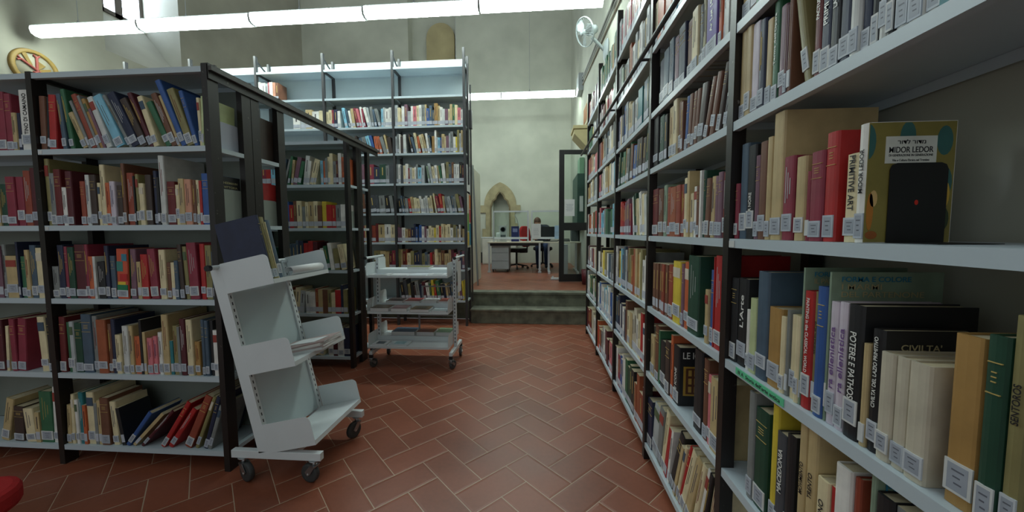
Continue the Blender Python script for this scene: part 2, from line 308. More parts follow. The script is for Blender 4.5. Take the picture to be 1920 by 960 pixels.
# rows of books: (case, bay, shelf, shelf height, [(a mm, width mm, height mm, lean deg, colour, title), ...])
ROWS = [
 ('L', 'left', 'top', 1.753, [
  (-2989,41,306,0,'maroon'),(-2940,63,314,0,'crimson'),(-2874,37,302,0,'crimson'),(-2835,28,200,0,'tan'),(-2805,18,199,0,'navy'),
  (-2785,67,319,0,'white','TINO DI CAMAINO'),]),
 ('L', 'right', 'top', 1.753, [
  (-2676,37,282,-2,'brown'),(-2637,14,278,-4,'black'),(-2621,45,286,-3,'red'),(-2552,28,290,4,'slate'),(-2501,27,315,7,'green'),
  (-2461,30,200,22,'tan'),(-2422,16,267,21,'grey'),(-2393,31,298,20,'rust'),(-2356,15,294,20,'grey'),(-2338,22,273,20,'ochre'),
  (-2312,15,218,20,'mauve'),(-2293,33,280,20,'pale'),(-2253,52,291,24,'light blue'),(-2191,21,304,27,'grey'),(-2155,48,304,25,'navy'),
  (-2091,40,270,24,'dark brown'),(-2031,26,301,22,'maroon'),(-2001,32,269,17,'cream'),(-1963,34,250,24,'green'),(-1924,34,288,21,'brown'),
  (-1885,16,277,20,'tan'),(-1864,31,358,21,'blue'),(-1825,42,305,19,'olive'),(-1778,24,289,15,'blue'),(-1748,18,247,2,'cream'),
  (-1729,12,252,-2,'light green'),]),
 ('L', 'left', 'second', 1.347, [
  (-3011,30,251,0,'brown'),(-2978,26,186,0,'tan'),(-2950,39,228,0,'dark green'),(-2909,54,267,0,'crimson'),(-2851,44,266,0,'crimson'),
  (-2804,43,298,0,'rust'),(-2755,37,311,0,'maroon'),]),
 ('L', 'right', 'second', 1.347, [
  (-2707,27,360,0,'olive'),(-2678,31,282,0,'grey'),(-2640,40,302,0,'dark red'),(-2575,28,205,0,'white'),(-2545,37,290,0,'maroon'),
  (-2466,29,236,0,'rust'),(-2436,25,270,0,'pale'),(-2408,37,270,0,'dark brown'),(-2369,20,227,0,'cream'),(-2345,28,322,0,'cream'),
  (-2316,24,226,0,'orange'),(-2290,31,233,0,'lilac'),(-2251,31,211,0,'dark brown'),(-2216,20,326,0,'brown'),(-2193,39,277,0,'rust'),
  (-2152,9,259,0,'black'),(-2141,18,269,0,'olive'),(-2121,29,220,0,'cream'),(-2088,35,265,0,'dark brown'),(-2038,19,285,0,'navy'),
  (-2017,14,250,0,'black'),(-2000,31,363,0,'pale'),(-1965,45,228,0,'dark red'),(-1919,22,210,0,'cream'),(-1895,33,241,0,'tan'),
  (-1860,38,237,0,'salmon'),(-1820,18,233,0,'brown'),(-1799,18,233,0,'cream'),(-1780,14,229,0,'red'),(-1763,41,266,0,'blue'),]),
 ('L', 'left', 'third', 0.947, [
  (-3048,30,301,0,'dark green'),(-3014,32,290,0,'mauve'),(-2981,21,297,0,'grey'),(-2956,69,234,0,'tan'),(-2884,13,312,0,'navy'),
  (-2868,29,231,0,'green'),(-2837,26,267,0,'tan'),(-2808,36,293,0,'slate'),(-2769,41,278,0,'cream'),]),
 ('L', 'right', 'third', 0.947, [
  (-2683,39,176,0,'grey'),(-2641,37,293,0,'navy'),(-2602,20,285,0,'crimson'),(-2579,38,282,0,'dark green'),(-2539,62,296,0,'maroon'),
  (-2474,21,296,0,'crimson'),(-2450,28,231,0,'orange'),(-2420,15,231,0,'pale'),(-2402,44,202,0,'black'),(-2354,24,289,0,'navy'),
  (-2327,30,234,0,'slate'),(-2289,65,271,-2,'patterned green'),(-2211,33,270,-2,'mauve'),(-2175,22,202,0,'tan'),(-2145,42,242,0,'red'),
  (-2091,45,271,3,'crimson'),(-2041,37,267,0,'cream'),(-1997,23,199,0,'brown'),(-1971,20,199,0,'cream'),(-1949,24,209,0,'slate'),
  (-1923,25,295,2,'dark brown'),(-1895,23,284,2,'olive'),(-1868,54,304,2,'crimson'),(-1802,27,298,0,'red'),(-1773,36,290,0,'olive'),
  (-1735,13,256,0,'slate'),]),
 ('L', 'left', 'fourth', 0.528, [
  (-3121,34,302,0,'maroon'),(-3075,63,292,0,'maroon'),(-2998,18,258,-3,'cream'),(-2976,34,298,0,'crimson'),(-2940,51,300,-4,'crimson'),
  (-2783,47,311,2,'cream'),(-2732,32,307,0,'black'),]),
 ('L', 'right', 'fourth', 0.528, [
  (-2688,37,313,-2,'dark red'),(-2648,24,283,0,'green'),(-2621,25,288,0,'light grey'),(-2593,44,279,0,'dark green'),(-2544,60,329,0,'slate'),
  (-2467,29,320,0,'grey'),(-2436,57,301,0,'orange brown'),(-2376,22,277,0,'brown'),(-2352,24,304,0,'navy'),(-2327,32,218,0,'cream'),
  (-2282,34,268,0,'pale'),(-2244,23,269,0,'tan'),(-2218,37,210,0,'orange'),(-2178,14,304,0,'black'),(-2161,16,236,0,'tan'),(-2142,31,202,0,'pink'),
  (-2109,23,212,0,'pink'),(-2074,23,235,0,'white'),(-2048,38,333,0,'tan'),(-2008,17,189,0,'teal'),(-1987,28,273,0,'olive'),(-1957,14,268,0,'grey'),
  (-1940,30,312,0,'maroon'),(-1904,35,308,0,'cream'),(-1864,29,187,0,'ochre'),(-1818,18,309,0,'slate'),(-1798,21,305,0,'slate'),
  (-1773,21,305,0,'black'),(-1751,27,252,0,'white'),]),
 ('L', 'left', 'bottom', 0.113, [
  (-3168,46,345,0,'brown'),(-3089,52,251,-13,'tan'),(-3018,66,203,-3,'dark brown'),(-2947,65,195,4,'cream'),(-2875,29,177,0,'tan'),
  (-2841,81,297,0,'green'),(-2756,31,325,-2,'white'),]),
 ('L', 'right', 'bottom', 0.113, [
  (-2707,30,224,-3,'tan'),(-2675,22,287,-2,'cream'),(-2650,21,256,0,'white'),(-2627,30,298,0,'teal'),(-2595,20,227,0,'orange'),
  (-2572,48,300,0,'cream'),(-2520,20,239,0,'grey'),(-2498,20,255,0,'tan'),(-2473,55,272,0,'brown'),(-2392,38,249,3,'cream'),(-2338,22,216,8,'black'),
  (-2311,26,242,-38,'blue'),(-2273,19,264,-45,'tan'),(-2219,19,284,-44,'maroon'),(-2095,27,310,-34,'red'),(-2052,30,270,-36,'red'),
  (-1952,43,326,-26,'rust'),(-1897,22,319,-23,'olive'),(-1844,26,309,-18,'navy'),(-1813,24,259,-19,'grey'),]),
 ('R', '1', 'fifth', 1.637, [
  (-1196,29,260,0,'tan'),(-1163,28,259,0,'tan'),(-1133,34,252,0,'lilac'),(-1093,26,243,0,'navy'),(-1065,25,229,0,'tan'),
  (-1038,23,287,0,'green',"Terme dell'Opera"),(-1009,24,231,0,'mauve'),(-983,13,219,0,'maroon'),(-968,11,201,0,'brown'),(-943,21,274,11,'olive'),
  (-901,21,167,0,'dark red','PACTUS'),(-878,27,192,0,'navy','PRIMI AMERI'),(-846,24,177,0,'black','LANUMENTI'),(-821,26,166,0,'navy','NUMERI'),
  (-791,21,154,0,'pale','MANNA'),(-769,19,145,0,'navy','O'),(-748,16,138,0,'black','KONO'),(-730,16,131,0,'pale'),(-713,15,125,0,'black'),
  (-697,22,116,0,'pale'),(-673,24,110,0,'white'),(-648,22,110,0,'white'),(-624,15,110,0,'teal'),]),
 ('R', '1', 'fourth', 1.276, [
  (-1211,18,170,0,'crimson'),(-1191,36,285,0,'slate'),(-1147,37,272,0,'black','OUR NOIRE'),(-1091,21,236,0,'mauve'),(-1068,31,268,0,'brown'),
  (-1035,22,273,0,'tan'),(-1008,41,325,0,'tan'),(-965,36,206,0,'crimson'),(-920,31,197,0,'tan'),(-886,12,159,0,'crimson'),(-872,36,198,0,'crimson'),
  (-834,30,230,0,'red'),(-785,31,175,0,'cream','PRIMITIVE ART'),(-752,21,224,0,'white','MIDOR LEDOR'),]),
 ('R', '1', 'third', 0.888, [
  (-1187,33,265,0,'black'),(-1151,46,268,0,'black',"L'Arte"),(-1101,14,181,0,'white'),(-1086,32,218,0,'light green'),(-1051,47,300,0,'slate'),
  (-1000,48,211,0,'ochre'),(-950,19,196,0,'cream'),(-929,9,216,0,'grey'),(-918,22,208,0,'cream'),(-894,14,208,0,'cream'),
  (-880,5,326,0,'sage','@IL PALAZZO'),(-874,27,274,0,'red','PAINTING in the CLASSICAL WORLD'),(-846,11,276,0,'olive','ART OF THE ETRUSCAN'),
  (-834,25,290,0,'blue'),(-807,5,324,0,'sage','@PARTENONE'),(-802,22,263,0,'lilac','ra ellenistica'),(-779,23,266,0,'lilac','ra ellenistica'),
  (-754,33,267,0,'black','POTERE E PATHOS'),(-717,12,199,0,'tan'),(-704,22,231,0,'black',"CIVILTA' DEL LAZIO PRIMITIVO"),(-681,25,196,0,'stone'),
  (-655,24,196,0,'stone'),(-630,33,197,0,'stone'),(-576,38,259,0,'ochre'),(-534,23,269,0,'dark green'),(-510,19,301,0,'olive','SENTOROS'),]),
 ('R', '1', 'second', 0.52, [
  (-1068,27,317,0,'grey'),(-1038,53,285,0,'dark green'),(-974,25,324,0,'yellow'),(-946,36,266,0,'dark grey','MACEDONIA'),(-908,27,281,0,'black'),
  (-870,24,341,0,'tan','MOVIMENTO'),(-842,28,348,0,'tan','TRENTO'),(-809,31,241,0,'cream','SUSINNO'),(-774,9,242,0,'red'),(-763,37,303,0,'white'),
  (-724,14,298,0,'rust'),(-684,11,344,0,'sage','ROMA SOTTO'),(-672,31,307,0,'black'),(-639,28,305,0,'grey'),]),
 ('R', '2', 'sixth', 1.925, [
  (-1952,67,202,0,'navy'),(-1880,69,182,0,'slate'),(-1802,55,169,0,'slate'),(-1738,45,187,0,'mauve'),(-1684,70,204,0,'navy'),(-1605,48,174,0,'brown'),
  (-1552,55,180,0,'cream'),(-1491,29,232,0,'black'),(-1457,27,241,0,'olive'),(-1423,81,212,0,'purple','Ar Lut 191 in'),(-1327,21,162,0,'orange'),
  (-1301,19,163,0,'pale'),(-1280,21,149,0,'pale'),(-1256,18,143,0,'white'),]),
 ('R', '2', 'fifth', 1.637, [
  (-2014,72,273,0,'black'),(-1916,63,237,0,'dark green'),(-1847,39,225,0,'black'),(-1797,57,195,0,'tan'),(-1731,48,184,0,'cream'),
  (-1680,35,229,0,'brown'),(-1640,25,215,0,'brown'),(-1612,29,222,-5,'blue'),(-1580,33,219,-5,'brown'),(-1543,30,213,-8,'brown'),
  (-1507,27,210,-8,'brown'),(-1475,48,210,-11,'dark brown'),(-1418,29,209,-18,'brown'),(-1383,32,209,-15,'brown'),(-1336,27,223,-15,'dark brown'),
  (-1271,27,110,-12,'light grey'),]),
 ('R', '2', 'fourth', 1.276, [
  (-2012,83,246,0,'dark red'),(-1923,64,237,0,'brown'),(-1852,46,249,0,'sage'),(-1798,40,233,0,'rust'),(-1755,73,226,0,'orange brown'),
  (-1678,47,227,0,'rust'),(-1628,33,224,0,'rust'),(-1590,31,246,0,'cream'),(-1553,19,269,0,'tan'),(-1532,26,177,0,'cream'),(-1500,32,200,0,'white'),
  (-1465,26,198,0,'brown'),(-1437,13,253,0,'white'),(-1421,18,250,0,'dark green'),(-1398,32,215,-3,'brown'),(-1364,29,217,-2,'tan'),
  (-1331,27,214,0,'mauve'),(-1302,30,223,0,'mauve'),(-1269,27,218,0,'rust'),]),
 ('R', '2', 'third', 0.888, [
  (-1967,42,245,0,'brown'),(-1920,34,248,0,'brown'),(-1880,38,248,0,'brown'),(-1836,36,251,0,'rust'),(-1795,35,251,0,'brown'),(-1755,52,255,0,'rust'),
  (-1690,85,278,0,'yellow'),(-1601,28,272,0,'mauve'),(-1569,43,283,0,'orange'),(-1521,98,314,0,'dark green'),(-1365,26,198,0,'tan'),
  (-1336,27,273,0,'blue'),(-1308,5,321,0,'red'),(-1301,48,327,0,'red'),]),
 ('R', '2', 'second', 0.52, [
  (-1989,59,221,0,'tan'),(-1924,52,291,0,'brown'),(-1866,22,275,0,'green'),(-1838,68,235,0,'black'),(-1765,54,255,0,'dark brown'),
  (-1704,25,299,0,'orange'),(-1672,63,265,0,'black','LE ICONE'),(-1447,68,320,0,'black'),(-1368,34,307,0,'brown'),(-1332,23,259,0,'pink'),
  (-1303,75,262,0,'tan'),]),
 ('R', '2', 'bottom', 0.1, [
  (-2146,84,270,0,'navy'),(-2051,92,290,-8,'light grey'),(-1945,66,313,-8,'grey'),(-1866,55,339,-12,'cream'),(-1805,36,281,-14,'red'),
  (-1762,25,290,-11,'white'),(-1727,50,397,-21,'black'),(-1662,24,294,-18,'tan'),(-1633,25,310,-17,'cream'),(-1602,24,342,-19,'red'),
  (-1564,47,362,-20,'cream'),(-1509,47,387,-19,'tan'),(-1450,33,351,-15,'cream'),(-1409,28,351,-15,'white'),(-1376,27,346,-14,'black'),
  (-1336,36,376,-11,'cream'),]),
]
# ---------------------------------------------------------------- bookcases
# local frames: a = along the face (left to right seen from the front), d = into the case, z = up
def frame(kind, off):
    if kind == 'Y': return Matrix.Translation((0, off, 0))                                   # faces -Y
    if kind == 'X': return Matrix.Translation((off, 0, 0)) @ Matrix.Rotation(-math.pi / 2, 4, 'Z')   # faces -X
FR = {'L': frame('Y', 1.761), 'M': frame('Y', 3.25), 'T': frame('Y', 4.85), 'R': frame('X', 0.60)}
def shelf_bm(M, a0, a1, d0, d1, z, lip=0.028):
    bm = B()
    bx(bm, a0, a1, d0 + .0012, d1, z - 0.004, z, M); bx(bm, a0, a1, d0, d0 + 0.0011, z - lip, z, M); bx(bm, a0, a1, d0 + .0012, d0 + 0.02, z - lip, z - lip + 0.002, M)
    bx(bm, a0, a1, d1 - 0.002, d1, z - lip, z - 0.0045, M)
    return bm
def bookcase(name, label, M, posts, levels, units, top, pm, pw=0.032, panel=True, braces=True, grp=None, pd=0.042, pan_m=None):
    """posts: left edges (a) of the uprights; units: list of (d_front, d_back, front_open_sign)"""
    c0 = M @ Vector((posts[0], units[0][0], 0))
    t = thing(name, label, 'bookcase', c0, grp)
    for (d0, d1, sgn) in units:
        fr, bk = (d0, d1) if sgn > 0 else (d1, d0)
        for a in posts:
            for (pa, pb) in ((d0, d0 + pd), (d1 - pd, d1)):
                bm = B()
                bx(bm, a, a + pw, pa, pb, 0, top, M)
                # punched slots down the upright
                obj('upright_post', bm, pm, t)
        for a, b_ in zip(posts, posts[1:]):
            for z in levels:
                bm = shelf_bm(M, a + pw + 0.001, b_ - 0.001, d0 + 0.002, d1 - 0.004, z) if sgn > 0 else None
                if bm is None:
                    bm = B(); bx(bm, a + pw + 0.001, b_ - 0.001, d0 + 0.004, d1 - 0.002, z - 0.004, z, M); bx(bm, a + pw + 0.001, b_ - 0.001, d1 - 0.003, d1 - 0.002, z - 0.028, z - 0.0045, M)
                obj('shelf', bm, shelf_m, t)
            if panel:
                db = bk - 0.003 if sgn > 0 else bk + 0.001
                bm = B(); bx(bm, a + pw + 0.001, b_ - 0.001, db, db + 0.002, levels[0] + 0.001, panel if isinstance(panel, float) else levels[-1] - 0.03, M)
                obj('back_panel', bm, pan_m or panel_m, t)
        if braces:
            for a in posts:
                for z in levels:
                    bm = B(); bx(bm, a + 0.001, a + pw - 0.001, d0 + pd + .0005, d1 - pd - .0005, z - 0.024, z - 0.001, M); obj('shelf_bracket', bm, shelf_m if not (z == levels[-1]) else pm, t)  # widened to the post; the top one is there to block leaking light
    return t
panel_d = mat('panel_paint_grime_shade', (128, 136, 128), 0.6, var=0.05, scale=4)  # panel paint darkened for grime and for the shade inside the left cases
LV = [0.113, 0.528, 0.947, 1.347, 1.753, 2.15]
bookcase('bookcase', 'long dark-framed double-sided bookcase at the left front, full of books', FR['L'], [-3.645, -2.707, -1.712], LV, [(0, 0.272, 1), (0.276, 0.55, -1)], 2.158, post_m, panel=2.145, pd=.062, pan_m=panel_d)
bookcase('bookcase', 'dark-framed bookcase standing behind the front left one, beside the small white cart', FR['M'], [-3.60, -2.72, -1.80], LV, [(0, 0.222, 1), (0.226, 0.45, -1)], 2.158, post_m, panel=2.145, pd=.052, pan_m=panel_d)
LT = [0.12, 0.36, 0.79, 1.167, 1.567, 1.972, 2.378, 2.74, 3.135, 3.52]
PT = [-5.89, -4.90, -3.93, -2.96, -1.985, -1.01]
tall = bookcase('bookcase', 'tallest bookcase, pale with grey posts and empty white top shelves, before the back wall', FR['T'], PT, LT[1:], [(0, 0.29, 1)], 3.74, post_grey, pw=0.03, panel=3.72)
for a in PT[2:]:
    bm = B(); M = FR['T']
    A_ = M @ Vector((a + 0.015, 0.04, 3.68)); B_ = M @ Vector((a + 0.015, 0.25, 3.58)); tube(bm, A_, B_, 0.012, 6)
    obj('diagonal_brace', bm, post_grey, tall)
bm = B()
tube(bm, (-0.96, 4.93, 1.95), (-0.96, 4.93, 3.55), 0.013, 8); tube(bm, (-0.96, 4.93, 3.55), (-0.995, 4.93, 3.66), 0.013, 8)
tube(bm, (-0.955, 5.10, 0.3), (-0.955, 5.10, 3.35), 0.012, 8)
bx(bm, -0.975, -0.935, 5.07, 5.13, 2.75, 3.0)
obj('ladder_rail', bm, post_grey, tall)
LR = [0.10, 0.52, 0.888, 1.276, 1.637, 1.93, 2.27, 2.62, 2.97]
PR = [-4.60, -3.80, -2.935, -2.06, -1.222, -0.37]
bookcase('bookcase', 'long wall-fixed bookcase running down the whole right side of the aisle', FR['R'], PR, LR[:8], [(0, 0.285, 1)], 2.98, post_m, pw=0.034, panel=False)

# tie beam joining the tops of the two left bookcases
t = thing('tie_beam', 'dark slotted steel beam joining the tops of the two left bookcases', 'beam', (-1.70, 1.765, 2.16))
bm = B(); bx(bm, -1.712, -1.672, 1.762, 3.69, 2.1585, 2.164); bx(bm, -1.676, -1.672, 1.762, 3.69, 2.088, 2.1580); obj('angle_bar', bm, post_m, t)
bm = B(); bx(bm, -1.671, -1.655, 1.762, 3.69, 2.128, 2.15); obj('inner_rail', bm, mat('worn_rail', (70, 66, 62), 0.5, var=0.2, scale=30), t)
for y in (1.83, 2.06, 2.12, 2.30, 3.30, 3.5, 3.68):
    bm = B(); tube(bm, (-1.70, y, 2.164), (-1.70, y, 2.18), 0.009, 6); obj('bolt', bm, post_m, t)
# ladder rod on the right case
t = thing('ladder_rod', 'dark steel ladder rod running along the front of the right bookcase', 'rail', (0.545, 1.3, 2.23))
bm = B(); tube(bm, (0.545, 0.9, 2.20), (0.545, 4.75, 2.28), 0.012, 10); obj('rod', bm, post_grey, t)
for y in (2.077, 2.95, 3.815):
    bm = B(); tube(bm, (0.548, y, 2.21 + (y - 0.9) * 0.0208), (0.5985, y, 2.21 + (y - 0.9) * 0.0208), 0.008, 8); obj('rod_bracket', bm, post_grey, t)

# ---------------------------------------------------------------- books
PAL = {'crimson': (138, 44, 64), 'maroon': (84, 26, 36), 'dark red': (104, 28, 30), 'red': (176, 36, 36), 'rust': (148, 66, 46), 'brown': (112, 72, 52),
       'dark brown': (62, 48, 42), 'orange brown': (158, 84, 52), 'orange': (196, 98, 56), 'ochre': (168, 130, 72), 'tan': (190, 168, 122), 'cream': (222, 208, 168),
       'white': (228, 226, 220), 'pale': (206, 208, 204), 'light grey': (176, 182, 184), 'grey': (128, 132, 130), 'dark grey': (66, 70, 76), 'black': (26, 27, 30),
       'navy': (32, 40, 68), 'slate': (70, 90, 108), 'blue': (50, 88, 152), 'light blue': (130, 190, 214), 'teal': (40, 120, 128), 'green': (50, 104, 72),
       'dark green': (24, 68, 50), 'light green': (186, 198, 148), 'sage': (130, 150, 128), 'olive': (138, 130, 84), 'yellow': (216, 192, 60), 'pink': (214, 120, 128),
       'salmon': (206, 148, 122), 'lilac': (204, 194, 206), 'mauve': (120, 84, 100), 'purple': (84, 54, 150), 'stone': (196, 188, 168), 'patterned green': (200, 84, 56)}
CODE = dict(cr='crimson', ma='maroon', dr='dark red', rd='red', ru='rust', br='brown', db='dark brown', ob='orange brown', og='orange', oc='ochre', tn='tan', cm='cream',
            wh='white', pa='pale', lg='light grey', gy='grey', dy='dark grey', bk='black', nv='navy', sl='slate', bl='blue', lb='light blue', tl='teal', gn='green', dg='dark green',
            le='light green', sg='sage', ol='olive', yl='yellow', pk='pink', sm='salmon', li='lilac', mv='mauve', pu='purple', st='stone')
rng = random.Random(7)
BOOKS = []   # dict per book
def add_book(rack, bay, shelf, z, a0, w_, h, lean, col, txt='', depth=None, order=0):
    rr = rng.random()
    d = depth or min({'L': 0.236, 'M': 0.19, 'T': 0.24, 'R': 0.218}[rack], max(0.11, h * (0.66 + 0.12 * rr)))
    BOOKS.append(dict(rack=rack, bay=bay, shelf=shelf, z=z, a=a0, w=w_, h=h, lean=R(lean), col=col, txt=txt, d=d, rec=0.012 + rng.random() * 0.008, seed=rng.random(), order=order))
for rack, bay, shelf, z, items in ROWS:
    for k, it in enumerate(items):
        a, w_, h, le, col = it[:5]; txt = it[5] if len(it) > 5 else ''
        h_ = h / 1000
        if rack == 'R' and shelf in ('fifth', 'sixth') and h_ < 0.215 and le == 0: h_ = 0.235 + 0.03 * ((k * 7) % 5) / 5
        if rack == 'R' and shelf == 'sixth': h_ = min(h_, 0.26)
        if rack == 'R' and shelf == 'bottom': h_ = min(h_, 0.34)
        add_book(rack, bay, shelf, z, a / 1000, w_ / 1000, min(h_, 0.37), le, col, txt, order=k)
def fill(rack, bay, shelf, z, a0, a1, codes, hmin=0.19, hmax=0.27, lean=0):
    cs = codes.split(); n = len(cs)
    ws = [0.6 + rng.random() * 0.9 for _ in cs]; S = sum(ws); L_ = a1 - a0
    if lean: L_ -= hmax * math.tan(abs(R(lean))) * 0.8
    a = a0 + (hmax * math.tan(R(lean)) if lean > 0 else 0)
    for k, c in enumerate(cs):
        w_ = ws[k] / S * (L_ if not lean else L_ * 1.0)
        le = 0 if not lean else lean * (0.8 + 0.3 * math.sin(k * 1.7))
        h = hmin + (hmax - hmin) * rng.random()
        add_book(rack, bay, shelf, z, a, w_ * math.cos(R(le)) * 0.985, h, le, CODE[c], order=k)
        a += w_
# middle-left bookcase (seen between the two left ones)
fill('M', 'right', 'top', LV[4], -2.68, -2.44, 'wh cr rd lb gy', .2, .26)
fill('M', 'right', 'top', LV[4], -2.43, -2.07, 'sl gy gn tn mv gn pa wh cm cm', .22, .27, -14)
fill('M', 'right', 'top', LV[4], -2.06, -1.81, 'lb og gy cm cm gy ma wh og', .21, .29)
fill('M', 'right', 'second', LV[3], -2.68, -2.42, 'tn rd nv gy gy tn br', .2, .25)
fill('M', 'right', 'second', LV[3], -2.415, -1.81, 'bl rd br cm gy cm tn cm br yl rd rd gy wh', .2, .26)
fill('M', 'right', 'third', LV[2], -2.68, -2.42, 'ol gn oc gn sl tn', .18, .25)
fill('M', 'right', 'third', LV[2], -2.415, -2.08, 'sl sl sl sl nv rd rd ma', .24, .29)
fill('M', 'right', 'third', LV[2], -2.075, -1.81, 'wh gn wh ol cm', .2, .26, 10)
fill('M', 'right', 'fourth', LV[1], -2.62, -2.25, 'db bk ol og ru ol cm lg', .19, .26, -10)
fill('M', 'right', 'fourth', LV[1], -2.25, -1.81, 'pa wh ru tn br ol cm rd nv ol', .2, .28)
fill('M', 'right', 'bottom', LV[0], -2.40, -2.05, 'tn cm gy bk oc cm', .2, .26, -14)
fill('M', 'right', 'bottom', LV[0], -2.04, -1.81, 'wh ma wh nv', .27, .34)
# tall back bookcase; bays counted from the right
T = {'A': (-1.95, -1.015), 'B': (-2.925, -1.99), 'C': (-3.895, -2.965), 'D': (-4.865, -3.935)}
fill('T', 'C', 'second', LT[8], -3.89, -3.60, 'wh pa wh lg pk wh sm br', .22, .28)
fill('T', 'A', 'third', LT[7], *T['A'], 'lg cm tn wh mv lg wh pk cm wh gy tn bl sl sl oc tn wh pa mv cm tn gn cm pk wh', .2, .3)
fill('T', 'B', 'third', LT[7], -2.92, -2.72, 'cm cm cr nv wh', .22, .26)
fill('T', 'B', 'third', LT[7], -2.71, -2.24, 'lb sl wh tn cr pk wh cr wh lg gy sl gy', .23, .28, 13)
fill('T', 'B', 'third', LT[7], -2.14, -1.99, 'lb lg wh wh', .24, .27)
fill('T', 'C', 'third', LT[7], -3.4, -2.97, 'wh lg tn wh cm', .22, .26)
fill('T', 'A', 'fourth', LT[6], -1.95, -1.80, 'lg gy wh db pa', .22, .27)
fill('T', 'A', 'fourth', LT[6], -1.79, -1.48, 'db sl cm og cm tn wh sl', .22, .28, 14)
fill('T', 'A', 'fourth', LT[6], -1.47, -1.015, 'oc wh lg lb bl tn cm mv lg gy wh yl ol lg tn', .2, .31)
fill('T', 'B', 'fourth', LT[6], -2.75, -2.03, 'mv pk ma wh cm db sl gy lb bl og og gy tn db', .22, .27, 15)
fill('T', 'A', 'fifth', LT[5], -1.95, -1.55, 'gy wh dy cm wh cr lg cm wh gy lb lg', .2, .27)
fill('T', 'A', 'fifth', LT[5], -1.54, -1.28, 'sg lg cm wh tn gn wh', .22, .27, 9)
fill('T', 'A', 'fifth', LT[5], -1.27, -1.015, 'ol sl br pa wh bk ma', .22, .29)
fill('T', 'B', 'fifth', LT[5], -2.6, -1.99, 'cr tn mv cr cr nv dg gy dy', .21, .27)
fill('T', 'A', 'sixth', LT[4], -1.95, -1.45, 'bk sl dy gy rd tn cm cm wh wh pa pa cm cm', .19, .24, 8)
fill('T', 'A', 'sixth', LT[4], -1.44, -1.015, 'cm cr rd tn gy lg sl gy ol mv', .22, .27, 11)
fill('T', 'B', 'sixth', LT[4], -2.6, -1.99, 'tn pk br gy dy dy gy bk gy', .22, .29, 7)
fill('T', 'A', 'seventh', LT[3], *T['A'], 'mv mv wh tn br nv nv bl nv bl wh mv wh cm cm yl cm rd cm tn cm cm wh ol gy tn wh db tn', .18, .26)
fill('T', 'B', 'seventh', LT[3], -2.6, -1.99, 'wh cr tn ma ru dr tn wh cm', .22, .27)
fill('T', 'A', 'eighth', LT[2], *T['A'], 'ol tn dr ru cm ol nv nv dy ol sl gy rd dr cm tn br tn tn tn ma cr wh mv nv mv', .2, .28)
fill('T', 'B', 'eighth', LT[2], -2.3, -1.99, 'ol tn tn ma cr', .22, .27)
fill('T', 'A', 'ninth', LT[1], *T['A'], 'bk dy ol bk db gy nv ma wh gn yl rd gn bk nv tn dy sl cr tn mv yl', .2, .28, 8)
# right bookcase, bays counted from the camera: far bays and the upper shelves
R3, R4, R5 = (-2.90, -2.065), (-3.765, -2.94), (-4.565, -3.805)
fill('R', '1', 'sixth', LR[5], -1.185, -0.6, 'tn br gn nv gy cm bk tn ol wh sl cm rd br tn gy wh mv', .2, .26)
fill('R', '2', 'seventh', LR[6], *(-2.02, -1.225), 'cm og og ob ru og lb pa lg lb wh sl cm br wh lg tn wh nv', .2, .27)
fill('R', '2', 'eighth', LR[7], *(-2.02, -1.225), 'lg wh cr cr rd pk cr wh wh tn cm gy wh rd wh tn', .2, .26)
fill('R', '3', 'eighth', LR[7], *R3, 'lg pk lg cr wh rd pk cr wh rd cm tn wh cm gy wh', .2, .27)
fill('R', '3', 'seventh', LR[6], *R3, 'pa gy sg bk dg lg ob ob wh lg cm wh gy tn lg wh', .21, .29)
fill('R', '3', 'sixth', LR[5], *R3, 'nv li tn nv bl lg cm tn gy pa sl tl tl sg sl dg sl', .2, .27)
fill('R', '3', 'fifth', LR[4], *R3, 'gy dg dg gn oc gy gn br bl dy db db dg dg', .2, .27, -9)
fill('R', '3', 'fourth', LR[3], -2.78, -2.46, 'rd rd cr mv mv mv cr', .2, .25)
fill('R', '3', 'fourth', LR[3], -2.45, -2.065, 'wh dg dg cm cm wh cm pa dg', .22, .28, 9)
fill('R', '3', 'third', LR[2], *R3, 'wh wh db yl cm lb sl sl lg ma ol ol ob ob tn oc cm ol wh wh gy', .24, .31)
fill('R', '3', 'second', LR[1], *R3, 'sl nv wh nv wh nv br cm tn st st wh cm rd wh', .22, .30)
fill('R', '3', 'bottom', LR[0], *R3, 'bk wh cr bl bl wh wh gn dg dg bk tn ob ob ru dr', .22, .32)
fill('R', '4', 'eighth', LR[7], *R4, 'wh gn dg gn gn gn sg gn lg gn oc tl gn wh', .2, .3)
fill('R', '4', 'seventh', LR[6], *R4, 'wh mv wh dr cm wh rd cr pk wh sg gy wh', .2, .28)
fill('R', '4', 'sixth', LR[5], *R4, 'mv ob og tn gy lg sl wh wh cm gy pa', .2, .27)
fill('R', '4', 'fifth', LR[4], *R4, 'pk mv cm pa wh cm tn oc cm sl wh lb', .2, .27)
fill('R', '4', 'fourth', LR[3], *R4, 'lg pk cr lb lb gy gn dg dg gn lb bl', .2, .27)
fill('R', '4', 'third', LR[2], *R4, 'wh bk cm yl ol wh sl sl gy gy mv', .2, .28)
fill('R', '4', 'second', LR[1], *R4, 'wh lb bl wh pa wh lb wh lg lb wh pa bl wh wh', .24, .3)
fill('R', '4', 'bottom', LR[0], *R4, 'og rd ob gy gy wh ma ma ma pk mv', .22, .3)
fill('R', '5', 'eighth', LR[7], *R5, 'pk wh wh mv mv wh pk lg mv sl sl', .2, .28)
fill('R', '5', 'seventh', LR[6], *R5, 'dg gn gn gn yl lg wh nv gy', .2, .26)
fill('R', '5', 'sixth', LR[5], *R5, 'pk ru ru sm cm wh pk lg', .2, .26)
